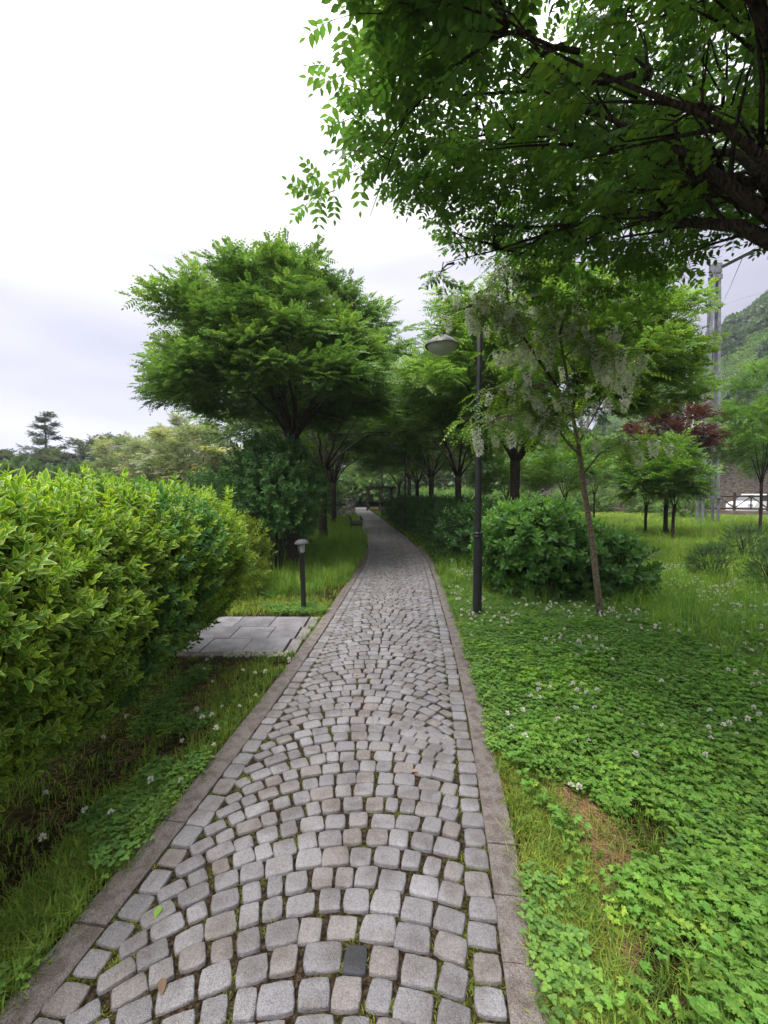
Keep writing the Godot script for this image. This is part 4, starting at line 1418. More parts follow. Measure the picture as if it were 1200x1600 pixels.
	for i in 12:
		var f := i / 11.0
		var p := Vector3(20.5, 0, -31.0).lerp(Vector3(5.5, 0, -50.0), f) + Vector3(0.7 * sin(i * 2.1), 0, 0.8 * cos(i * 1.7))
		if i == 0: p = Vector3(18.9, 0, -27.5)
		var hgt := 0.75 + 0.3 * fmod(i * 0.43, 1.0)
		shrub("fence_shrub", "light green shrub along the roadside fence " + lab[i], "light shrubs along the fence", p, Vector3(1.3, hgt, 1.1), hgt * 0.9, 330, 1.7, light, PAL, 880 + i)
	# small trees on the lawn and before the fence
	var lt := [tree_twig(221, 5, 0.3, 4, 0.06, Color(0.13, 0.27, 0.05)), tree_twig(222, 4, 0.28, 4, 0.062, Color(0.11, 0.23, 0.05))]
	var plum := [tree_twig(223, 5, 0.3, 4, 0.06, Color(0.06, 0.022, 0.027)), tree_twig(224, 4, 0.28, 4, 0.062, Color(0.08, 0.03, 0.03))]
	var tp := thing("plum_tree", "small purple-red leaved tree on the lawn before the power pole", "tree", Vector3(10.4, 0, -16.0))
	build_tree(tp, {"seed": 901, "fork": 1.5, "R": 1.3, "H": 1.35, "drop": 1.3, "base": 3.4, "off": Vector3(0.15, 0, 0), "clumps": 40, "per": 11, "limbs": 6, "tr": 0.075, "scale": 1.3, "under": 1.6, "parts": 0}, plum)
	var sap := [[9.4, -15.6, 2.6, 0.9, "thin green sapling just left of the purple-leaved tree"], [9.75, -14.6, 2.6, 0.75, "light green sapling growing into the purple-leaved tree"], [13.5, -15.6, 4.6, 1.3, "slim green tree right of the power pole"], [15.0, -15.4, 4.5, 1.3, "leafy green tree at the right edge before the fence"], [7.9, -19.0, 3.2, 1.4, "pale green sapling behind the young blossoming tree"], [5.9, -21.0, 3.0, 1.5, "pale green small tree between forked trunk and sapling"], [11.6, -24.0, 3.6, 1.7, "loose green small tree behind the purple-leaved tree"], [17.5, -19.0, 4.6, 1.6, "green tree beyond the right edge tree"]]
	for i in sap.size():
		var q: Array = sap[i]
		var st := thing("sapling", q[4], "tree", Vector3(q[0], 0, q[1]), "small green trees on the right lawn")
		build_tree(st, {"seed": 910 + i, "fork": q[2] * 0.42, "R": q[3], "H": q[2] * 0.5, "drop": q[2] * 0.3, "base": q[2] * 0.78, "clumps": 34, "per": 13, "limbs": 6, "tr": 0.05, "scale": 1.25, "under": 1.75, "clump": 1.15, "flat": 0.7, "parts": 0}, lt)

# ------------------------------------------------------------------ the young blossoming tree
func robinia() -> void:
	var t := thing("blossoming_tree", "young thin-trunked tree with hanging white blossom right of the lamp post", "tree", Vector3(2.72, 0, -5.38))
	var o := t.position
	var r := rng(1000)
	var trunk := [Vector3(2.725, -0.05, -5.38), Vector3(2.65, 0.52, -5.39), Vector3(2.585, 1.04, -5.4), Vector3(2.475, 1.68, -5.4), Vector3(2.39, 2.23, -5.4), Vector3(2.31, 2.6, -5.4)]
	var br := {
		"A": [[Vector3(2.31, 2.58, -5.4), Vector3(2.21, 3.07, -5.35), Vector3(2.1, 3.48, -5.3), Vector3(2.14, 3.72, -5.25), Vector3(2.29, 3.85, -5.2)], 0.022, 1],
		"B": [[Vector3(2.31, 2.58, -5.4), Vector3(2.06, 2.91, -5.3), Vector3(1.86, 3.11, -5.2), Vector3(1.61, 3.35, -5.05), Vector3(1.34, 3.58, -4.9), Vector3(1.05, 3.66, -4.8), Vector3(0.8, 3.55, -4.75)], 0.02, 0],
		"B2": [[Vector3(1.39, 3.54, -4.92), Vector3(1.34, 3.9, -4.85), Vector3(1.36, 4.1, -4.8)], 0.01, 0],
		"C": [[Vector3(2.32, 2.62, -5.4), Vector3(2.43, 3.12, -5.5), Vector3(2.57, 3.78, -5.6), Vector3(2.68, 4.22, -5.7), Vector3(2.89, 4.34, -5.75), Vector3(3.21, 4.42, -5.8)], 0.018, 0],
		"D": [[Vector3(2.43, 2.06, -5.4), Vector3(2.21, 2.22, -5.3), Vector3(2.01, 2.39, -5.15), Vector3(1.84, 2.45, -5.05), Vector3(1.6, 2.5, -4.95), Vector3(1.25, 2.42, -4.8), Vector3(0.95, 2.25, -4.7)], 0.019, 1],
		"E": [[Vector3(2.31, 2.54, -5.4), Vector3(2.14, 2.71, -5.25), Vector3(1.91, 2.79, -5.1), Vector3(1.67, 2.8, -5.0), Vector3(1.39, 2.72, -4.9)], 0.016, 1],
		"F": [[Vector3(2.41, 2.23, -5.4), Vector3(2.61, 2.52, -5.5), Vector3(2.85, 2.9, -5.6), Vector3(2.99, 3.33, -5.7)], 0.014, 1],
		"G": [[Vector3(2.47, 1.84, -5.4), Vector3(2.65, 2.07, -5.4), Vector3(2.85, 2.22, -5.35), Vector3(3.15, 2.25, -5.3), Vector3(3.4, 2.15, -5.25)], 0.014, 1],
		"H": [[Vector3(2.16, 3.22, -5.33), Vector3(2.37, 3.4, -5.2), Vector3(2.55, 3.3, -5.1), Vector3(2.65, 3.05, -5.0)], 0.012, 1],
		"I": [[Vector3(2.1, 3.48, -5.3), Vector3(1.95, 3.75, -5.35), Vector3(1.75, 3.9, -5.4), Vector3(1.5, 3.85, -5.45)], 0.01, 0],
	}
	var mb := Mb.new()
	var tp := []
	for p in trunk: tp.append(p - o)
	mb.tube(tp, [0.046, 0.038, 0.034, 0.031, 0.027, 0.023], 9, 0.06, r)
	obj("trunk", mb.done(), bark_light, t)
	var leafm := []
	for k in 3:
		var m := Mb.new(false)
		pinnate(m, Transform3D(), rng(1010 + k), 0.24, 6, 0.046, 0.022, 0.45, [Color(0.19, 0.34, 0.07), Color(0.16, 0.31, 0.075), Color(0.24, 0.38, 0.07)][k], 0.12)
		leafm.append(m.done())
	var fl := []
	for k in 2: fl.append(raceme(1020 + k))
	var lb := [Batch.new(), Batch.new(), Batch.new()]
	var fb := [Batch.new(), Batch.new()]
	for key in br:
		var pts: Array = br[key][0]
		var w: float = br[key][1]
		var m := Mb.new()
		var pl := []
		var rad := []
		for i in pts.size():
			pl.append(pts[i] - o)
			rad.append(lerpf(w, w * 0.3, float(i) / (pts.size() - 1)))
		m.tube(pl, rad, 6, 0.05, r)
		# twigs, leaves and blossom
		var dens := {"B": 1.3, "D": 1.25, "A": 1.0, "H": 1.2, "E": 0.9, "C": 0.6}.get(key, 0.8) as float
		for s in int((9 + 6 * pts.size()) * dens):
			var u := r.randf_range(0.35 if pts.size() > 4 else 0.25, 1.0) * (pts.size() - 1)
			var i := mini(int(u), pts.size() - 2)
			var base: Vector3 = pl[i].lerp(pl[i + 1], u - i)
			var d := Vector3(r.randf_range(-1, 1), r.randf_range(-0.25, 0.45), r.randf_range(-0.9, 0.9)).normalized()
			var ln := r.randf_range(0.12, 0.42)
			var end := base + d * ln + Vector3(0, -0.25 * ln * ln, 0)
			if s % 2 == 0:
				m.tube([base, base.lerp(end, 0.5) + Vector3(0, 0.03, 0), end], [0.0045, 0.0035, 0.002], 4)
			for q in 3:
				var lp := base.lerp(end, 0.4 + 0.3 * q)
				var f := Vector3(d.x, 0, d.z) + rdir(r) * 0.8
				f.y = r.randf_range(-0.75, 0.15)
				var k := r.randi_range(0, 2)
				lb[k].put(Transform3D(basis_z(f, Vector3.UP, r.randf_range(-0.4, 0.4)).scaled_local(Vector3.ONE * r.randf_range(0.75, 1.15)), lp), r.randi_range(1, 4))
			var chance := 0.6 if base.y + o.y > 2.9 else (0.4 if key in ["D", "E"] else 0.3)
			if r.randf() < chance:
				var k2 := r.randi_range(0, 1)
				fb[k2].put(Transform3D(Basis(Vector3.UP, r.randf() * TAU) * Basis(Vector3(1, 0, 0), r.randf_range(-0.3, 0.3)).scaled(Vector3.ONE * r.randf_range(0.9, 1.35)), base.lerp(end, r.randf_range(0.5, 1.0))), r.randi_range(1, 3))
		obj("branch", m.done(), bark_light if br[key][2] else bark, t)
	for k in 3: plant(t, lb[k], leafm[k], leafy, PAL, "leaf", "foliage", 100)
	var fm := vmat(0.7, 0.3, Color(0.9, 0.9, 0.82))
	for k in 2: plant(t, fb[k], fl[k], fm, [grey(0.85), grey(0.92), grey(1.0), grey(1.0), grey(1.0)], "flower_cluster", "blossom", 150)

# a hanging raceme of pea flowers
func raceme(sd: int) -> ArrayMesh:
	var r := rng(sd)
	var mb := Mb.new(false)
	mb.col = Color(0.2, 0.26, 0.08)
	mb.tube([Vector3.ZERO, Vector3(0.01, -0.08, 0), Vector3(0.0, -0.17, 0)], [0.002, 0.0016, 0.001], 3, 0, null, false)
	for i in 30:
		var t := (i + 1) / 30.0
		var a := i * 2.4
		var p := Vector3(cos(a), 0, sin(a)) * 0.03 * (1.1 - 0.75 * t) + Vector3(0, -0.03 - 0.14 * t, 0)
		var k := r.randf_range(0.8, 1.0)
		var c := Color(0.93 * k, 0.93 * k, 0.85 * k)
		for q in 2:
			var f := Vector3(cos(a + q - 0.5), r.randf_range(-0.9, 0.4), sin(a + q - 0.5))
			leaf(mb, Transform3D(basis_z(f, Vector3.UP, r.randf_range(-1, 1)), p), 0.029, 0.024, 0.5, 0.4, c, null, 3)
	return mb.done()

# ------------------------------------------------------------------ lamps
func lamps() -> void:
	var t := thing("lamp_post", "tall black lamp post nearest on the right with pendant dish lamp", "lamp post", Vector3(1.195, 0, -5.52), "black lamp posts along the path")
	var m := Mb.new()
	m.lathe([Vector2(0.058, -0.1), Vector2(0.056, 0.5), Vector2(0.055, 1.04)], 20)
	obj("lower_pole", m.done(), black_paint, t)
	var b := Mb.new()
	b.lathe([Vector2(0.055, 1.03), Vector2(0.064, 1.035), Vector2(0.064, 1.055), Vector2(0.058, 1.06), Vector2(0.058, 1.07), Vector2(0.064, 1.075), Vector2(0.064, 1.095), Vector2(0.045, 1.105)], 20)
	obj("collar", b.done(), black_paint, t)
	var u := Mb.new()
	u.lathe([Vector2(0.042, 1.1), Vector2(0.04, 2.4), Vector2(0.038, 3.78), Vector2(0.03, 3.8), Vector2(0, 3.81)], 18)
	obj("upper_pole", u.done(), black_paint, t)
	var a := Mb.new()
	a.tube(curve(Vector3(0, 3.66, 0), Vector3(-0.12, 3.84, 0), Vector3(-0.48, 3.76, 0), 8), [0.02, 0.02, 0.02, 0.02, 0.02, 0.02, 0.02, 0.02, 0.02], 8)
	obj("arm", a.done(), black_paint, t)
	var s := Mb.new()
	s.lathe([Vector2(0.035, 3.55), Vector2(0.035, 3.78), Vector2(0.028, 3.81), Vector2(0, 3.82)], 14, Vector3(-0.47, 0, 0))
	obj("lamp_stem", s.done(), black_paint, t)
	var h := Mb.new()
	h.lathe([Vector2(0.2, 3.425), Vector2(0.214, 3.42), Vector2(0.214, 3.43), Vector2(0.195, 3.465), Vector2(0.14, 3.51), Vector2(0.07, 3.55), Vector2(0.035, 3.57), Vector2(0, 3.575)], 28, Vector3(-0.47, 0, 0))
	obj("lamp_shade", h.done(), tinted(black_paint, [Color(0.03, 0.03, 0.034)], 0), t)
	var g := Mb.new()
	g.lathe([Vector2(0, 3.325), Vector2(0.06, 3.332), Vector2(0.12, 3.355), Vector2(0.17, 3.39), Vector2(0.195, 3.43)], 28, Vector3(-0.47, 0, 0))
	var gm := mat(Color(0.45, 0.47, 0.45), 0.35, 0.5)
	gm.backlight_enabled = true
	gm.backlight = Color(0.5, 0.5, 0.5)
	obj("diffuser", g.done(), gm, t)
	for q in [[Vector3(0.86, 0, -17.5), 0.1, "second black lamp post on the right, beside the dark clipped shrubs"], [Vector3(-0.13, 0, -28.6), 0.15, "farthest black lamp post, in front of the pergola"]]:
		var c: Node3D = t.duplicate()
		c.name = numbered("lamp_post")
		add_child(c)
		c.position = q[0]; c.rotation.y = q[1]
		c.set_meta("label", q[2])
	# bollard light
	var k := thing("bollard_light", "short black bollard light with domed cap beside the slab landing", "bollard light", Vector3(-1.085, 0, -5.82))
	k.rotation.z = 0.02
	var p := Mb.new()
	p.lathe([Vector2(0.034, -0.05), Vector2(0.034, 0.78), Vector2(0.042, 0.785), Vector2(0.042, 0.8), Vector2(0.0, 0.8)], 18)
	obj("post", p.done(), black_paint, k)
	for i in 4:
		var an := TAU * i / 4 + 0.5
		var rb := Mb.new(false)
		rb.tube([Vector3(cos(an) * 0.05, 0.78, sin(an) * 0.05), Vector3(cos(an) * 0.068, 0.925, sin(an) * 0.068)], [0.006, 0.006], 4)
		obj("cage_bar", rb.done(), black_paint, k)
	var gl := Mb.new()
	gl.lathe([Vector2(0.03, 0.8), Vector2(0.045, 0.82), Vector2(0.056, 0.9), Vector2(0.056, 0.915)], 16)
	var glm := mat(Color(0.4, 0.42, 0.42), 0.2, 0.5)
	glm.backlight_enabled = true
	glm.backlight = Color(0.6, 0.6, 0.6)
	obj("lens", gl.done(), glm, k)
	var cp := Mb.new()
	cp.lathe([Vector2(0.06, 0.925), Vector2(0.1, 0.912), Vector2(0.101, 0.92), Vector2(0.085, 0.95), Vector2(0.05, 0.972), Vector2(0, 0.98)], 24)
	obj("cap", cp.done(), mat(Color(0.04, 0.042, 0.048), 0.65, 0.35), k)

# ------------------------------------------------------------------ far trees on the left and the backdrop
func far_trees() -> void:
	var gr := Color(0.065, 0.095, 0.065)
	var tw := [tree_twig(231, 6, 0.34, 4, 0.075, gr), tree_twig(232, 5, 0.3, 4, 0.07, Color(0.08, 0.115, 0.075))]
	var pale := [tree_twig(233, 5, 0.3, 4, 0.06, Color(0.18, 0.24, 0.13)), tree_twig(234, 5, 0.3, 4, 0.06, Color(0.3, 0.34, 0.26))]
	# tall layered conifer
	var t := thing("pine_tree", "tall thin layered evergreen on the left skyline above the hedge", "tree", Vector3(-34.8, 0, -45.0))
	var r := rng(1100)
	var mb := Mb.new()
	mb.tube([Vector3(0, -0.2, 0), Vector3(0.1, 5, 0), Vector3(0, 9.4, 0)], [0.22, 0.14, 0.03], 7)
	obj("trunk", mb.done(), bark, t)
	var bm := Mb.new()
	var b := [Batch.new(), Batch.new()]
	for i in 22:
		var y := 3.2 + 6.2 * i / 21.0
		var a := i * 2.39996
		var ln := (0.5 + (9.6 - y) * 0.4) * r.randf_range(0.55, 1.15)
		var e := Vector3(cos(a) * ln, y + 0.15 * ln, sin(a) * ln)
		bm.tube([Vector3(0.05, y, 0), e * Vector3(0.5, 1, 0.5) - Vector3(0, 0.05, 0), e], [0.04, 0.03, 0.012], 4)
		for j in 26:
			var f := pow(r.randf(), 0.6)
			var p := Vector3(0, y, 0).lerp(e, f) + rdir(r) * Vector3(0.34, 0.13, 0.34)
			b[j % 2].put(Transform3D(basis_z(Vector3(cos(a), 0.25, sin(a)) + rdir(r) * 0.7, Vector3.UP).scaled_local(Vector3.ONE * 1.3), p), r.randi_range(0, 2))
	obj("branch", bm.done(), bark, t)
	for k in 2: multi("crown", b[k], tw[k], leafy, PAL, t)
	var defs := [[-28.6, -45.0, 7.2, 3.2, "round grey-green tree on the left skyline right of the pine", 0], [-31.5, -41.0, 5.4, 2.2, "small rounded tree at the foot of the pine, right side", 0], [-38.6, -44.0, 5.6, 2.4, "small rounded tree at the foot of the pine, left side", 0], [-41.5, -43.0, 6.0, 2.6, "tree at the far left edge of the skyline", 0],
		[-10.2, -22.0, 4.7, 2.4, "pale blossoming tree with loose arching branches behind the hedge", 1], [-7.9, -18.5, 4.3, 1.9, "pale loose tree beside the broad left tree, behind the hedge", 1], [-13.6, -24.0, 4.4, 2.0, "pale feathery tree farther left behind the hedge", 1]]
	for i in defs.size():
		var q: Array = defs[i]
		var h: float = q[2]
		var tt := thing("skyline_tree", q[4], "tree", Vector3(q[0], 0, q[1]), "trees beyond the hedge")
		build_tree(tt, {"seed": 1110 + i, "fork": h * 0.35, "R": q[3], "H": h * 0.42, "drop": h * 0.3, "base": h * 0.6, "clumps": 60, "per": 22, "limbs": 7, "tr": 0.11, "scale": 1.5 if q[5] == 0 else 1.1, "under": 1.6, "clump": 0.95, "flat": 0.55, "parts": 0}, pale if q[5] else tw, PAL)
	# belt of bushes and woods that closes the view
	var ball := leaf_ball(1150, 240, 0.75, Color(0.08, 0.15, 0.055))
	var wb := Batch.new()
	for i in 900:
		var x := r.randf_range(-75.0, 2.0)
		var z := r.randf_range(-48.0, -75.0)
		if x > -40.0 and r.randf() < 0.35: z -= 8.0
		var s := r.randf_range(1.2, 2.3)
		wb.put(Transform3D(Basis(Vector3.UP, r.randf() * TAU).scaled(Vector3(s, s * 1.15, s)), Vector3(x, s * 0.8 + (1.6 * r.randf() if x < -8.0 else 0.0), z)), r.randi_range(0, 3))
	for i in 260:
		var x := r.randf_range(-42.0, -9.0)
		var z := r.randf_range(-28.0, -40.0)
		var s := r.randf_range(0.9, 1.7)
		wb.put(Transform3D(Basis(Vector3.UP, r.randf() * TAU).scaled(Vector3(s, s * 1.1, s)), Vector3(x, s * 0.85 + 0.5, z)), r.randi_range(0, 3))
	for i in 420:
		var x := r.randf_range(-4.0, 34.0)
		var z := -62.0 - r.randf() * 14.0 + maxf(0.0, x - 5.0) * 0.5
		var s := r.randf_range(1.4, 2.8)
		if x < 0.5: s *= 0.75
		wb.put(Transform3D(Basis(Vector3.UP, r.randf() * TAU).scaled(Vector3(s, s * 1.3, s)), Vector3(x, s + r.randf() * (4.0 if x > 1.0 else 0.3), z)), r.randi_range(0, 4))
	tag(multi("far_wood", wb, ball, leafy, PAL, self), "belt of bushes and woods closing the view behind hedge and avenue")

# ------------------------------------------------------------------ bench, pillars, pergola
func furniture() -> void:
	var t := thing("park_bench", "low black bench seen end on at the left edge of the path", "bench", Vector3(-1.12, 0, -17.3))
	t.rotation.y = heading(17.3)
	for z in [-0.7, 0.7]:
		var m := Mb.new()
		for s in [-1.0, 1.0]:
			m.tube(curve(Vector3(s * 0.24, 0, z), Vector3(s * 0.17, 0.25, z), Vector3(s * 0.22, 0.56, z), 6), [0.03, 0.028, 0.026, 0.026, 0.026, 0.028, 0.03], 7)
			m.lathe([Vector2(0, 0.55), Vector2(0.04, 0.565), Vector2(0.052, 0.6), Vector2(0.04, 0.635), Vector2(0, 0.65)], 10, Vector3(s * 0.215, 0, z))
		m.bar(Vector3(-0.2, 0.38, z), Vector3(0.2, 0.38, z), 0.05)
		obj("leg", m.done(), black_paint, t)
	for k in 5:
		var m := Mb.new(false)
		m.bevel_box(Vector3(-0.17 + 0.085 * k, 0.425, 0), Vector3(0.07, 0.035, 1.6), 0.006)
		obj("slat", m.done(), wood_dark, t)
	for q in [[-2.3, -28.4, 1.12, "nearer pale stone gate pillar with capstone left of the path"], [-2.25, -31.2, 1.3, "farther stone gate pillar left of the path"]]:
		var p := thing("stone_pillar", q[3], "pillar", Vector3(q[0], 0, q[1]), "stone pillars left of the path")
		var m := Mb.new(false)
		m.bevel_box(Vector3(0, q[2] * 0.5, 0), Vector3(0.36, q[2], 0.36), 0.01)
		obj("shaft", m.done(), concrete, p)
		var c := Mb.new(false)
		c.bevel_box(Vector3(0, q[2] + 0.05, 0), Vector3(0.5, 0.11, 0.5), 0.03)
		obj("cap", c.done(), concrete, p)
	var w := thing("low_wall", "pale low stone wall running from the nearer gate pillar", "wall", Vector3(-2.75, 0, -28.9))
	for k in 2:
		var m := Mb.new(false)
		m.bevel_box(Vector3(0, 0.35 + 0.0 * k, 0), Vector3(0.42, 0.75, 0.28), 0.01)
		obj("block", m.done(), concrete, w, Transform3D(Basis(), Vector3(-0.44 * k + 0.05, 0, 0)))
	var g := thing("pergola", "dark timber pergola beside the far end of the path", "pergola", Vector3(-0.4, 0, -39.0))
	for x in [-1.1, 0.0, 1.1]:
		for z in [0.0, -3.4]:
			var m := Mb.new(false)
			m.bevel_box(Vector3(x, 1.0, z), Vector3(0.15, 2.0, 0.15), 0.01)
			obj("post", m.done(), wood_dark, g)
	for z in [0.0, -3.4]:
		var m := Mb.new(false)
		m.bevel_box(Vector3(0, 2.07, z), Vector3(2.7, 0.16, 0.14), 0.01)
		obj("beam", m.done(), wood_dark, g)
	for k in 9:
		var m := Mb.new(false)
		m.bevel_box(Vector3(-1.2 + 0.3 * k, 2.2, -1.7), Vector3(0.07, 0.1, 4.1), 0.006)
		obj("rafter", m.done(), wood_dark, g)

# ------------------------------------------------------------------ herbs and grass
func open_ground(x: float, d: float) -> bool:
	var u := absf(x - cx(d))
	if d < 12.5 and u < HALF + KERB * 0.82: return false
	if u < HALF + 0.02: return false
	if x < -0.9 and x > -3.6 and d > 4.2 and d < 5.62: return false
	return true

func herbs() -> void:
	var r := rng(1300)
	var hm := vmat(0.55, 0.35, Color(0.7, 0.95, 0.3))
	# lobed-leaf herb in the right foreground
	var ms := [herb_clump(1301, 6, 0.028, 0.105, 0.06, Color(0.165, 0.325, 0.06)), herb_clump(1302, 6, 0.024, 0.075, 0.055, Color(0.195, 0.355, 0.065))]
	var bs := [Batch.new(), Batch.new()]
	for i in 33000:
		var d := r.randf_range(0.55, 5.2)
		var x := cx(d) + r.randf_range(0.9, 5.0)
		if x / d > 1.25: continue
		var u := x - cx(d)
		# the bare strip, the dry edge and ragged borders
		var n := gn.get_noise_2d(x * 22.0, d * 22.0)
		var strip := absf(u - (1.1 + 0.13 * sin(d * 4.0))) < 0.075 + 0.09 * n and d < 2.35
		if strip or n < -0.3 or gn.get_noise_2d(x * 55.0, d * 55.0) < -0.22: continue
		var pr := smoothstep(1.0, 1.4, u + n * 0.4) if d < 2.4 else smoothstep(0.85, 1.05, u)
		pr *= 1.0 - 0.75 * smoothstep(2.5, 4.0, d + n)
		if d < 1.18 + 0.1 * n and u < 2.0: pr *= 0.12
		if r.randf() > pr * 0.8: continue
		bs[r.randi_range(0, 1)].put(Transform3D(Basis(Vector3.UP, r.randf() * TAU).scaled(Vector3.ONE * (r.randf_range(0.7, 1.15) + 0.35 * n)), Vector3(x, ground_h(x, d) - 0.01, -d)), clampi(int(2.0 + 3.5 * gn.get_noise_2d(x * 9.0, d * 9.0) + r.randf_range(-1.3, 1.5)), 0, 4))
	for k in 2:
		tag(multi("lobed_herbs", bs[k], ms[k], hm, PAL, self), "bright green lobed ground cover right of the path" if k == 0 else "lighter lobed ground cover plants mixed among them")
	# clover
	var cl := [clover_clump(1311, 13, 0.0145, 0.07, 0.065, Color(0.155, 0.3, 0.075)), clover_clump(1312, 12, 0.013, 0.055, 0.065, Color(0.19, 0.34, 0.08))]
	var cb := [Batch.new(), Batch.new()]
	for i in 34000:
		var d := 0.6 + 9.0 * pow(r.randf(), 1.25)
		var side := r.randf() < 0.84
		var x := cx(d) + (r.randf_range(0.86, 6.5) if side else -r.randf_range(0.86, 1.9))
		if absf(x / d) > 1.2 or not open_ground(x, d): continue
		var n := gn.get_noise_2d(x * 16.0 + 30.0, d * 16.0)
		if side:
			if d < 2.6 and n < 0.15: continue
			if d > 6.5 and n < -0.1: continue
		elif n < 0.2 or x < -1.7: continue
		cb[r.randi_range(0, 1)].put(Transform3D(Basis(Vector3.UP, r.randf() * TAU).scaled(Vector3.ONE * r.randf_range(0.8, 1.3)), Vector3(x, ground_h(x, d) - 0.005, -d)), r.randi_range(0, 4))
	for k in 2:
		tag(multi("clover", cb[k], cl[k], hm, PAL, self), "white clover leaves spread over lawn and verge" if k == 0 else "paler clover leaves between them")
	# white clover heads
	var fm := Mb.new(false)
	var rr := rng(1320)
	fm.col = Color(0.08, 0.14, 0.04)
	fm.tube([Vector3.ZERO, Vector3(0.004, 0.1, 0)], [0.0014, 0.0012], 3, 0, null, false)
	for i in 26:
		var dd := rdir(rr)
		var k := rr.randf_range(0.75, 1.0)
		leaf(fm, Transform3D(basis_z(dd + Vector3(0, 0.5, 0), Vector3.UP, rr.randf() * 6.0), Vector3(0.004, 0.1, 0) + dd * 0.004), 0.014, 0.007, 0.5, 0.0, Color(0.72 * k, 0.72 * k, 0.62 * k), null, 3)
	var flower := fm.done()
	var fb := Batch.new()
	for i in 3800:
		var d := r.randf_range(1.0, 9.0)
		var x := cx(d) + r.randf_range(0.9, 6.0)
		if i % 9 == 0: x = cx(d) - r.randf_range(0.86, 1.6); d = minf(d, 4.0)
		if not open_ground(x, d): continue
		var n := gn.get_noise_2d(x * 14.0 + 90.0, d * 14.0)
		if x > 0 and (n < 0.04 or d < 2.6) and r.randf() > 0.025: continue
		if x < 0 and r.randf() > 0.16: continue
		fb.put(Transform3D(Basis(Vector3.UP, r.randf() * TAU).scaled(Vector3.ONE * r.randf_range(0.8, 1.25)), Vector3(x, ground_h(x, d), -d)), r.randi_range(1, 3))
	tag(multi("clover_flowers", fb, flower, vmat(0.8, 0.2, Color(0.5, 0.5, 0.45)), [grey(0.9), grey(0.9), grey(1), grey(1), grey(1)], self), "small white clover heads dotted over the lawn")
	# big-leaved docks
	var dk := [[2.35, -3.55, "broad-leaved weed in the clover, nearest of the docks"], [2.0, -4.1, "broad-leaved weed left in the clover"], [3.0, -4.0, "broad-leaved weed beside the white clover heads"], [3.1, -3.3, "broad-leaved weed at the right of the clover"], [3.6, -4.4, "broad-leaved weed farthest right in the clover"], [-1.75, -6.6, "pale broad-leaved weed left of the bollard light"]]
	for i in dk.size():
		var q: Array = dk[i]
		var t := thing("dock_weed", q[2], "weed", Vector3(q[0], ground_h(q[0], -q[1]), q[1]), "broad-leaved weeds in the grass")
		for k in 14:
			var a := k * 2.4 + r.randf_range(-0.5, 0.5)
			var f := Vector3(cos(a), r.randf_range(0.3, 2.2), sin(a))
			var m := Mb.new()
			leaf(m, Transform3D(basis_z(f, Vector3.UP), Vector3(cos(a), 0, sin(a)) * 0.02), r.randf_range(0.11, 0.24), r.randf_range(0.05, 0.1), 0.35, r.randf_range(0.3, 0.9), Color(0.13, 0.28, 0.07) * r.randf_range(0.75, 1.25), null, 7)
			obj("leaf", m.done(), hm, t)
	# a few fallen leaves on the stones
	var fl := [[-0.86, -1.61, Color(0.2, 0.36, 0.07), "fresh green leaf lying on the cobbles near the left kerb"], [0.155, -2.42, Color(0.42, 0.25, 0.2), "pinkish fallen leaf on the cobbles toward the right"], [-0.31, -3.2, Color(0.4, 0.27, 0.2), "small tan fallen leaf left of the path's middle"], [-0.22, -3.75, Color(0.42, 0.3, 0.22), "farthest tan fallen leaf on the cobbles"], [-0.73, -1.36, Color(0.2, 0.13, 0.09), "dark brown fallen leaf on the cobbles at the lower left"]]
	for i in fl.size():
		var q: Array = fl[i]
		var m := Mb.new()
		leaf(m, Transform3D(), 0.05, 0.028, 0.35, 0.1, q[2], null, 5)
		var o := obj("fallen_leaf", m.done(), hm, null, Transform3D(Basis(Vector3.UP, i * 1.7), Vector3(q[0], 0.009, q[1])))
		tag(o, q[3], "leaf", "fallen leaves on the path")
	# dry straw on the bare strip
	var sb := Batch.new()
	var straw := Mb.new(false)
	for i in 12:
		var a := rr.randf() * TAU
		var o := Vector3(rr.randf_range(-0.05, 0.05), rr.randf_range(0.002, 0.012), rr.randf_range(-0.05, 0.05))
		var e := o + Vector3(cos(a), rr.randf_range(-0.05, 0.15), sin(a)) * rr.randf_range(0.03, 0.08)
		straw.col = Color(0.3, 0.2, 0.12) * rr.randf_range(0.5, 1.2)
		straw.tube([o, e], [0.0011, 0.0008], 3, 0, null, false)
	var sm := straw.done()
	for i in 900:
		var d := r.randf_range(0.8, 2.4)
		var u := 1.1 + 0.13 * sin(d * 4.0) + r.randf_range(-0.12, 0.12)
		if i % 4 == 0: u = r.randf_range(0.95, 2.2); d = r.randf_range(0.9, 1.2)
		if i % 7 == 0: d = r.randf_range(2.0, 4.0); u = -r.randf_range(1.05, 1.5)
		var x := cx(d) + u
		sb.put(Transform3D(Basis(Vector3.UP, r.randf() * TAU), Vector3(x, ground_h(x, d) + 0.003, -d)), r.randi_range(0, 4))
	tag(multi("dry_straw", sb, sm, vmat(0.9, 0.2), PAL, self), "dry brown straw lying on bare earth")

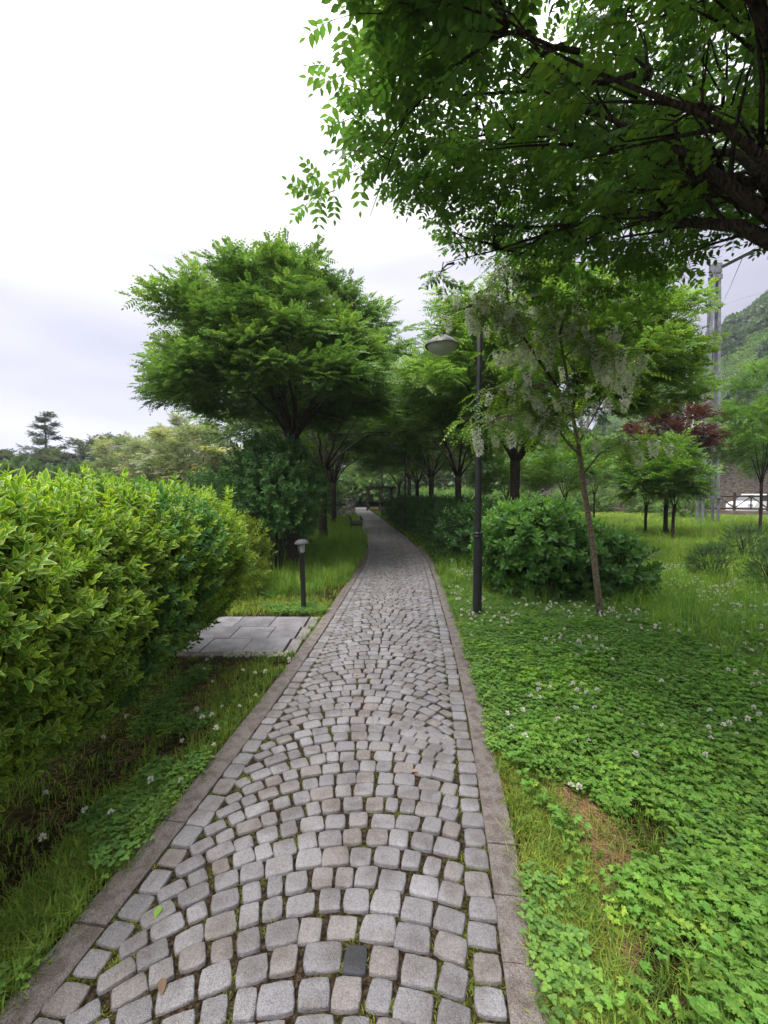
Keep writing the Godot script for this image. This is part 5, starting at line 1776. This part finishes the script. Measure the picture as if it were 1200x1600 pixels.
func grass() -> void:
	var r := rng(1400)
	var gm := vmat(0.55, 0.3, Color(0.75, 0.95, 0.3))
	var short := [grass_clump(1401, 14, 0.085, 0.05, 0.0042, Color(0.15, 0.265, 0.05), 0.7), grass_clump(1402, 12, 0.07, 0.05, 0.004, Color(0.24, 0.3, 0.06), 0.8)]
	var long := [grass_clump(1403, 16, 0.42, 0.09, 0.006, Color(0.135, 0.265, 0.05), 0.5), grass_clump(1404, 14, 0.3, 0.09, 0.006, Color(0.2, 0.33, 0.06), 0.7)]
	var bs := [Batch.new(), Batch.new()]
	var bl := [Batch.new(), Batch.new()]
	for i in 90000:
		var d := 0.5 * pow(70.0, pow(r.randf(), 0.8))
		var x := r.randf_range(-1.0, 1.0) * (d * 0.95 + 0.6)
		if not open_ground(x, d): continue
		var u := x - cx(d)
		var n := gn.get_noise_2d(x * 12.0, d * 12.0 + 77.0)
		var sc := 1.0 + maxf(0.0, d - 3.0) * 0.11
		var left := u < 0.0
		var yellow := 0
		var p := 1.0
		if left:
			if d < 4.3 and x < -1.45: p = 0.1
			elif d < 4.3: p = 0.8 if u > -1.15 else 0.4
			if n < -0.2: p *= 0.3
		else:
			var nb := gn.get_noise_2d(x * 22.0, d * 22.0)
			if d < 2.4:
				if u < 1.12: yellow = 1 if r.randf() < 0.6 else 0
				elif absf(u - (1.1 + 0.13 * sin(d * 4.0))) < 0.12 + 0.12 * nb: p = 0.12
				else: p = 0.12
			elif d < 5.5: p = 0.5 if u > 1.0 else 0.9
			if d >= 2.4 and d < 5.5 and r.randf() < 0.4: yellow = 1
		if r.randf() > p: continue
		var k := 1 if yellow or (d > 5.5 and d < 9 and left and r.randf() < 0.6) or r.randf() < (0.25 if u < 2.6 or d < 6.0 else 0.6) else 0
		var tl := false
		if left and d > 6.6 and d < 26.0 and u > -2.6 and u < -0.73 - 0.35 * smoothstep(9.0, 6.6, d): tl = r.randf() < 0.8
		if not left and d > 5.6 and d < 24.0: tl = r.randf() < (0.2 if u > 2.6 else (0.2 if d > 7.0 else 0.04))
		if not left and u > 3.0 and d > 3.4 and d < 5.6: tl = r.randf() < 0.16
		var pos := Vector3(x, (ground_h(x, d) if d < 40 else -0.01) - 0.008, -d)
		if tl:
			bl[k].put(Transform3D(Basis(Vector3.UP, r.randf() * TAU).scaled(Vector3(1, 1, 1) * r.randf_range(0.7, 1.15) * (1.0 + maxf(0.0, d - 8.0) * 0.03)), pos), r.randi_range(0, 4))
		else:
			bs[k].put(Transform3D(Basis(Vector3.UP, r.randf() * TAU).scaled(Vector3(sc, minf(sc, 2.2), sc) * r.randf_range(0.75, 1.25)), pos), r.randi_range(0, 4))
	var names := ["short green grass of lawn and verges", "short yellowish grass along the kerb", "long uncut grass under the trees", "long pale uncut grass"]
	for k in 2:
		tag(multi("grass", bs[k], short[k], gm, PAL, self), names[k])
	for k in 2:
		tag(multi("long_grass", bl[k], long[k], gm, PAL, self), names[2 + k])
